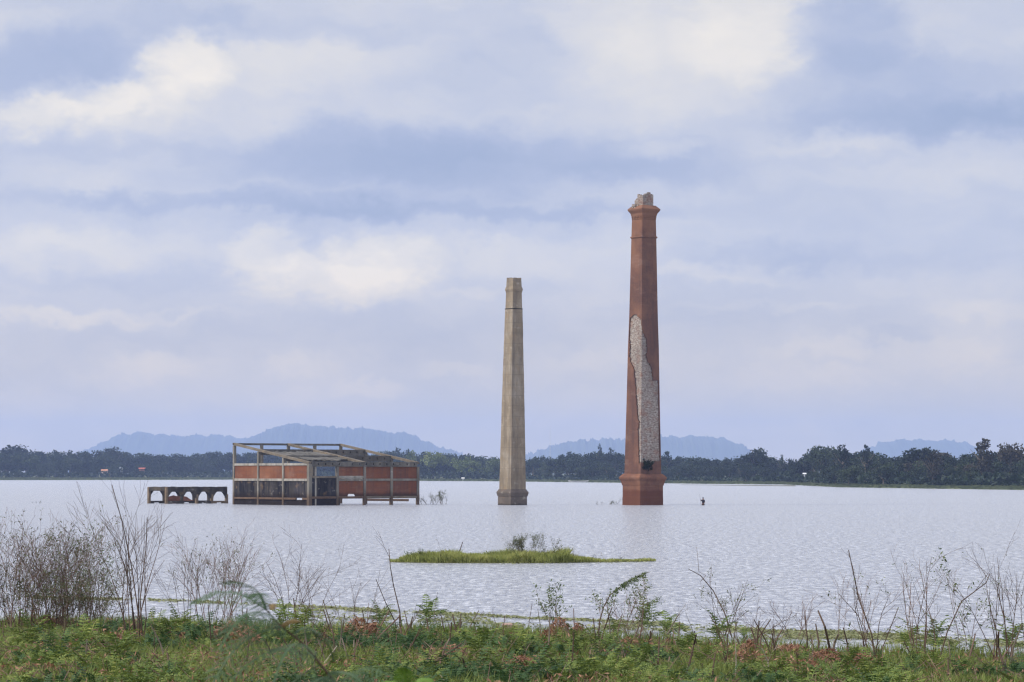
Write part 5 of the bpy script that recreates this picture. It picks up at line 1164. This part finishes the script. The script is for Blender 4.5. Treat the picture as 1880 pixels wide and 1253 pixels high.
# ------------------------------------------------------------------ near, out of focus acacia
def acacia(base, stempts, leaves, label, lmat='acacia', young=(), seed=3, r0=.006, zf=None, leaflen=.2):
    r = random.Random(seed); b = Vector(base); t = empty('acacia_sapling', b, label, 'sapling'); m = MB(); m.tube([Vector(q)-b for q in stempts], [r0*(1-.7*i/(len(stempts)-1)) for i in range(len(stempts))], 6); m.build('stem', M['bark'], t)
    for k, (q, tip, L_) in enumerate(leaves):
        q = Vector(q); tip = Vector(tip); d = tip-q; P = frond_proto(r, L_, 15, L_*.26, .35, (14, .0068, .0016 if lmat == 'lime' or k in young else .0026))
        x = d.normalized(); zv = Vector((0, -.35, 1)); y = zv.cross(x).normalized(); zv = x.cross(y); A = np.array([[x.x, y.x, zv.x], [x.y, y.y, zv.y], [x.z, y.z, zv.z]])
        Q = (P @ A.T + np.array(q-b)).reshape(-1, 3); link('leaf', npmesh('leaf', Q, np.arange(len(Q)).reshape(-1, 4)), M['young' if k in young else lmat], t)
def near_z(x, y): return float(bankz(x, y))
Y1 = 9.0; A_ = lambda x, y, Y=Y1: at(x, y, Y)
st = [Vector((A_(640, 1253).x+.25, Y1+.1, near_z(.2, Y1)-.1)), A_(700, 1330), A_(615, 1253), A_(560, 1185), A_(510, 1145), A_(488, 1118)]
st2 = [(q, q2, l) for q, q2, l in (
    (A_(495, 1125), A_(350, 1085, 9.1), .27), (A_(490, 1120), A_(400, 1045, 8.8), .22), (A_(500, 1130), A_(390, 1175, 8.7), .30), (A_(520, 1150), A_(430, 1215, 8.9), .32),
    (A_(560, 1185), A_(480, 1262, 8.6), .33), (A_(545, 1170), A_(640, 1205, 9.3), .26), (A_(600, 1235), A_(700, 1290, 8.8), .30), (A_(488, 1118), A_(455, 1075, 9.2), .16), (A_(500, 1120), A_(500, 1095, 9.1), .05), (A_(590, 1220), A_(520, 1300, 9), .3),
    (A_(515, 1150), A_(545, 1139, 9), .06), (A_(530, 1160), A_(440, 1150, 8.9), .24), (A_(580, 1205), A_(500, 1215, 8.9), .3), (A_(610, 1245), A_(560, 1290, 8.8), .3), (A_(540, 1165), A_(600, 1160, 9.2), .16), (A_(620, 1260), A_(690, 1235, 8.9), .22))]
acacia((st[0].x, st[0].y, st[0].z+.1), st, st2, 'blurred blue green acacia sapling close to the camera in the left foreground', young=(8, 10), seed=5)
Y2 = 8.0; B_ = lambda x, y, Y=Y2: at(x, y, Y)
acacia((B_(760, 1400).x, Y2, near_z(-.2, Y2)), [Vector((B_(760, 1400).x, Y2, near_z(-.2, Y2)-.1)), B_(750, 1330), B_(742, 1270)], [(B_(745, 1290), B_(740, 1195, 7.9), .13), (B_(745, 1290), B_(800, 1225, 8.1), .12), (B_(745, 1290), B_(690, 1235, 8.1), .12)], 'blurred lime green leaf tip at the bottom edge left of centre', 'lime', seed=6, r0=.006)
acacia((B_(1240, 1420).x, Y2, near_z(.4, Y2)), [Vector((B_(1240, 1420).x, Y2, near_z(.4, Y2)-.1)), B_(1235, 1340), B_(1230, 1290)], [(B_(1230, 1300), B_(1150, 1240, 7.9), .16), (B_(1230, 1300), B_(1280, 1240, 8.1), .14)], 'blurred dark feathery leaf tip at the bottom edge below the brick chimney', 'acacia', seed=8, r0=.006)

# ------------------------------------------------------------------ haze
m = MB(); m.box((-4200, -200, -3.0), (4200, 14000, 260)); hz = link('haze', mesh('haze', m.v, m.f), None)
mh = bpy.data.materials.new('haze_air'); mh.use_nodes = True; nt = mh.node_tree; nt.nodes.clear(); o_ = nn(nt, 'ShaderNodeOutputMaterial'); v_ = nn(nt, 'ShaderNodeVolumePrincipled')
v_.inputs['Color'].default_value = (.47, .61, 1.0, 1); v_.inputs['Density'].default_value = .0001; v_.inputs['Anisotropy'].default_value = 0
nt.links.new(v_.outputs[0], o_.inputs['Volume']); hz.data.materials.append(mh)
tag(hz, 'thin blue haze lying over the lake and the far hills', 'haze', kind='stuff')
print('trees', ntree, 'objects', len(bpy.data.objects))
for o in bpy.data.objects:
    if 'label' in o and not 4 <= len(o['label'].split()) <= 16: print('LABEL', len(o['label'].split()), o['label'])
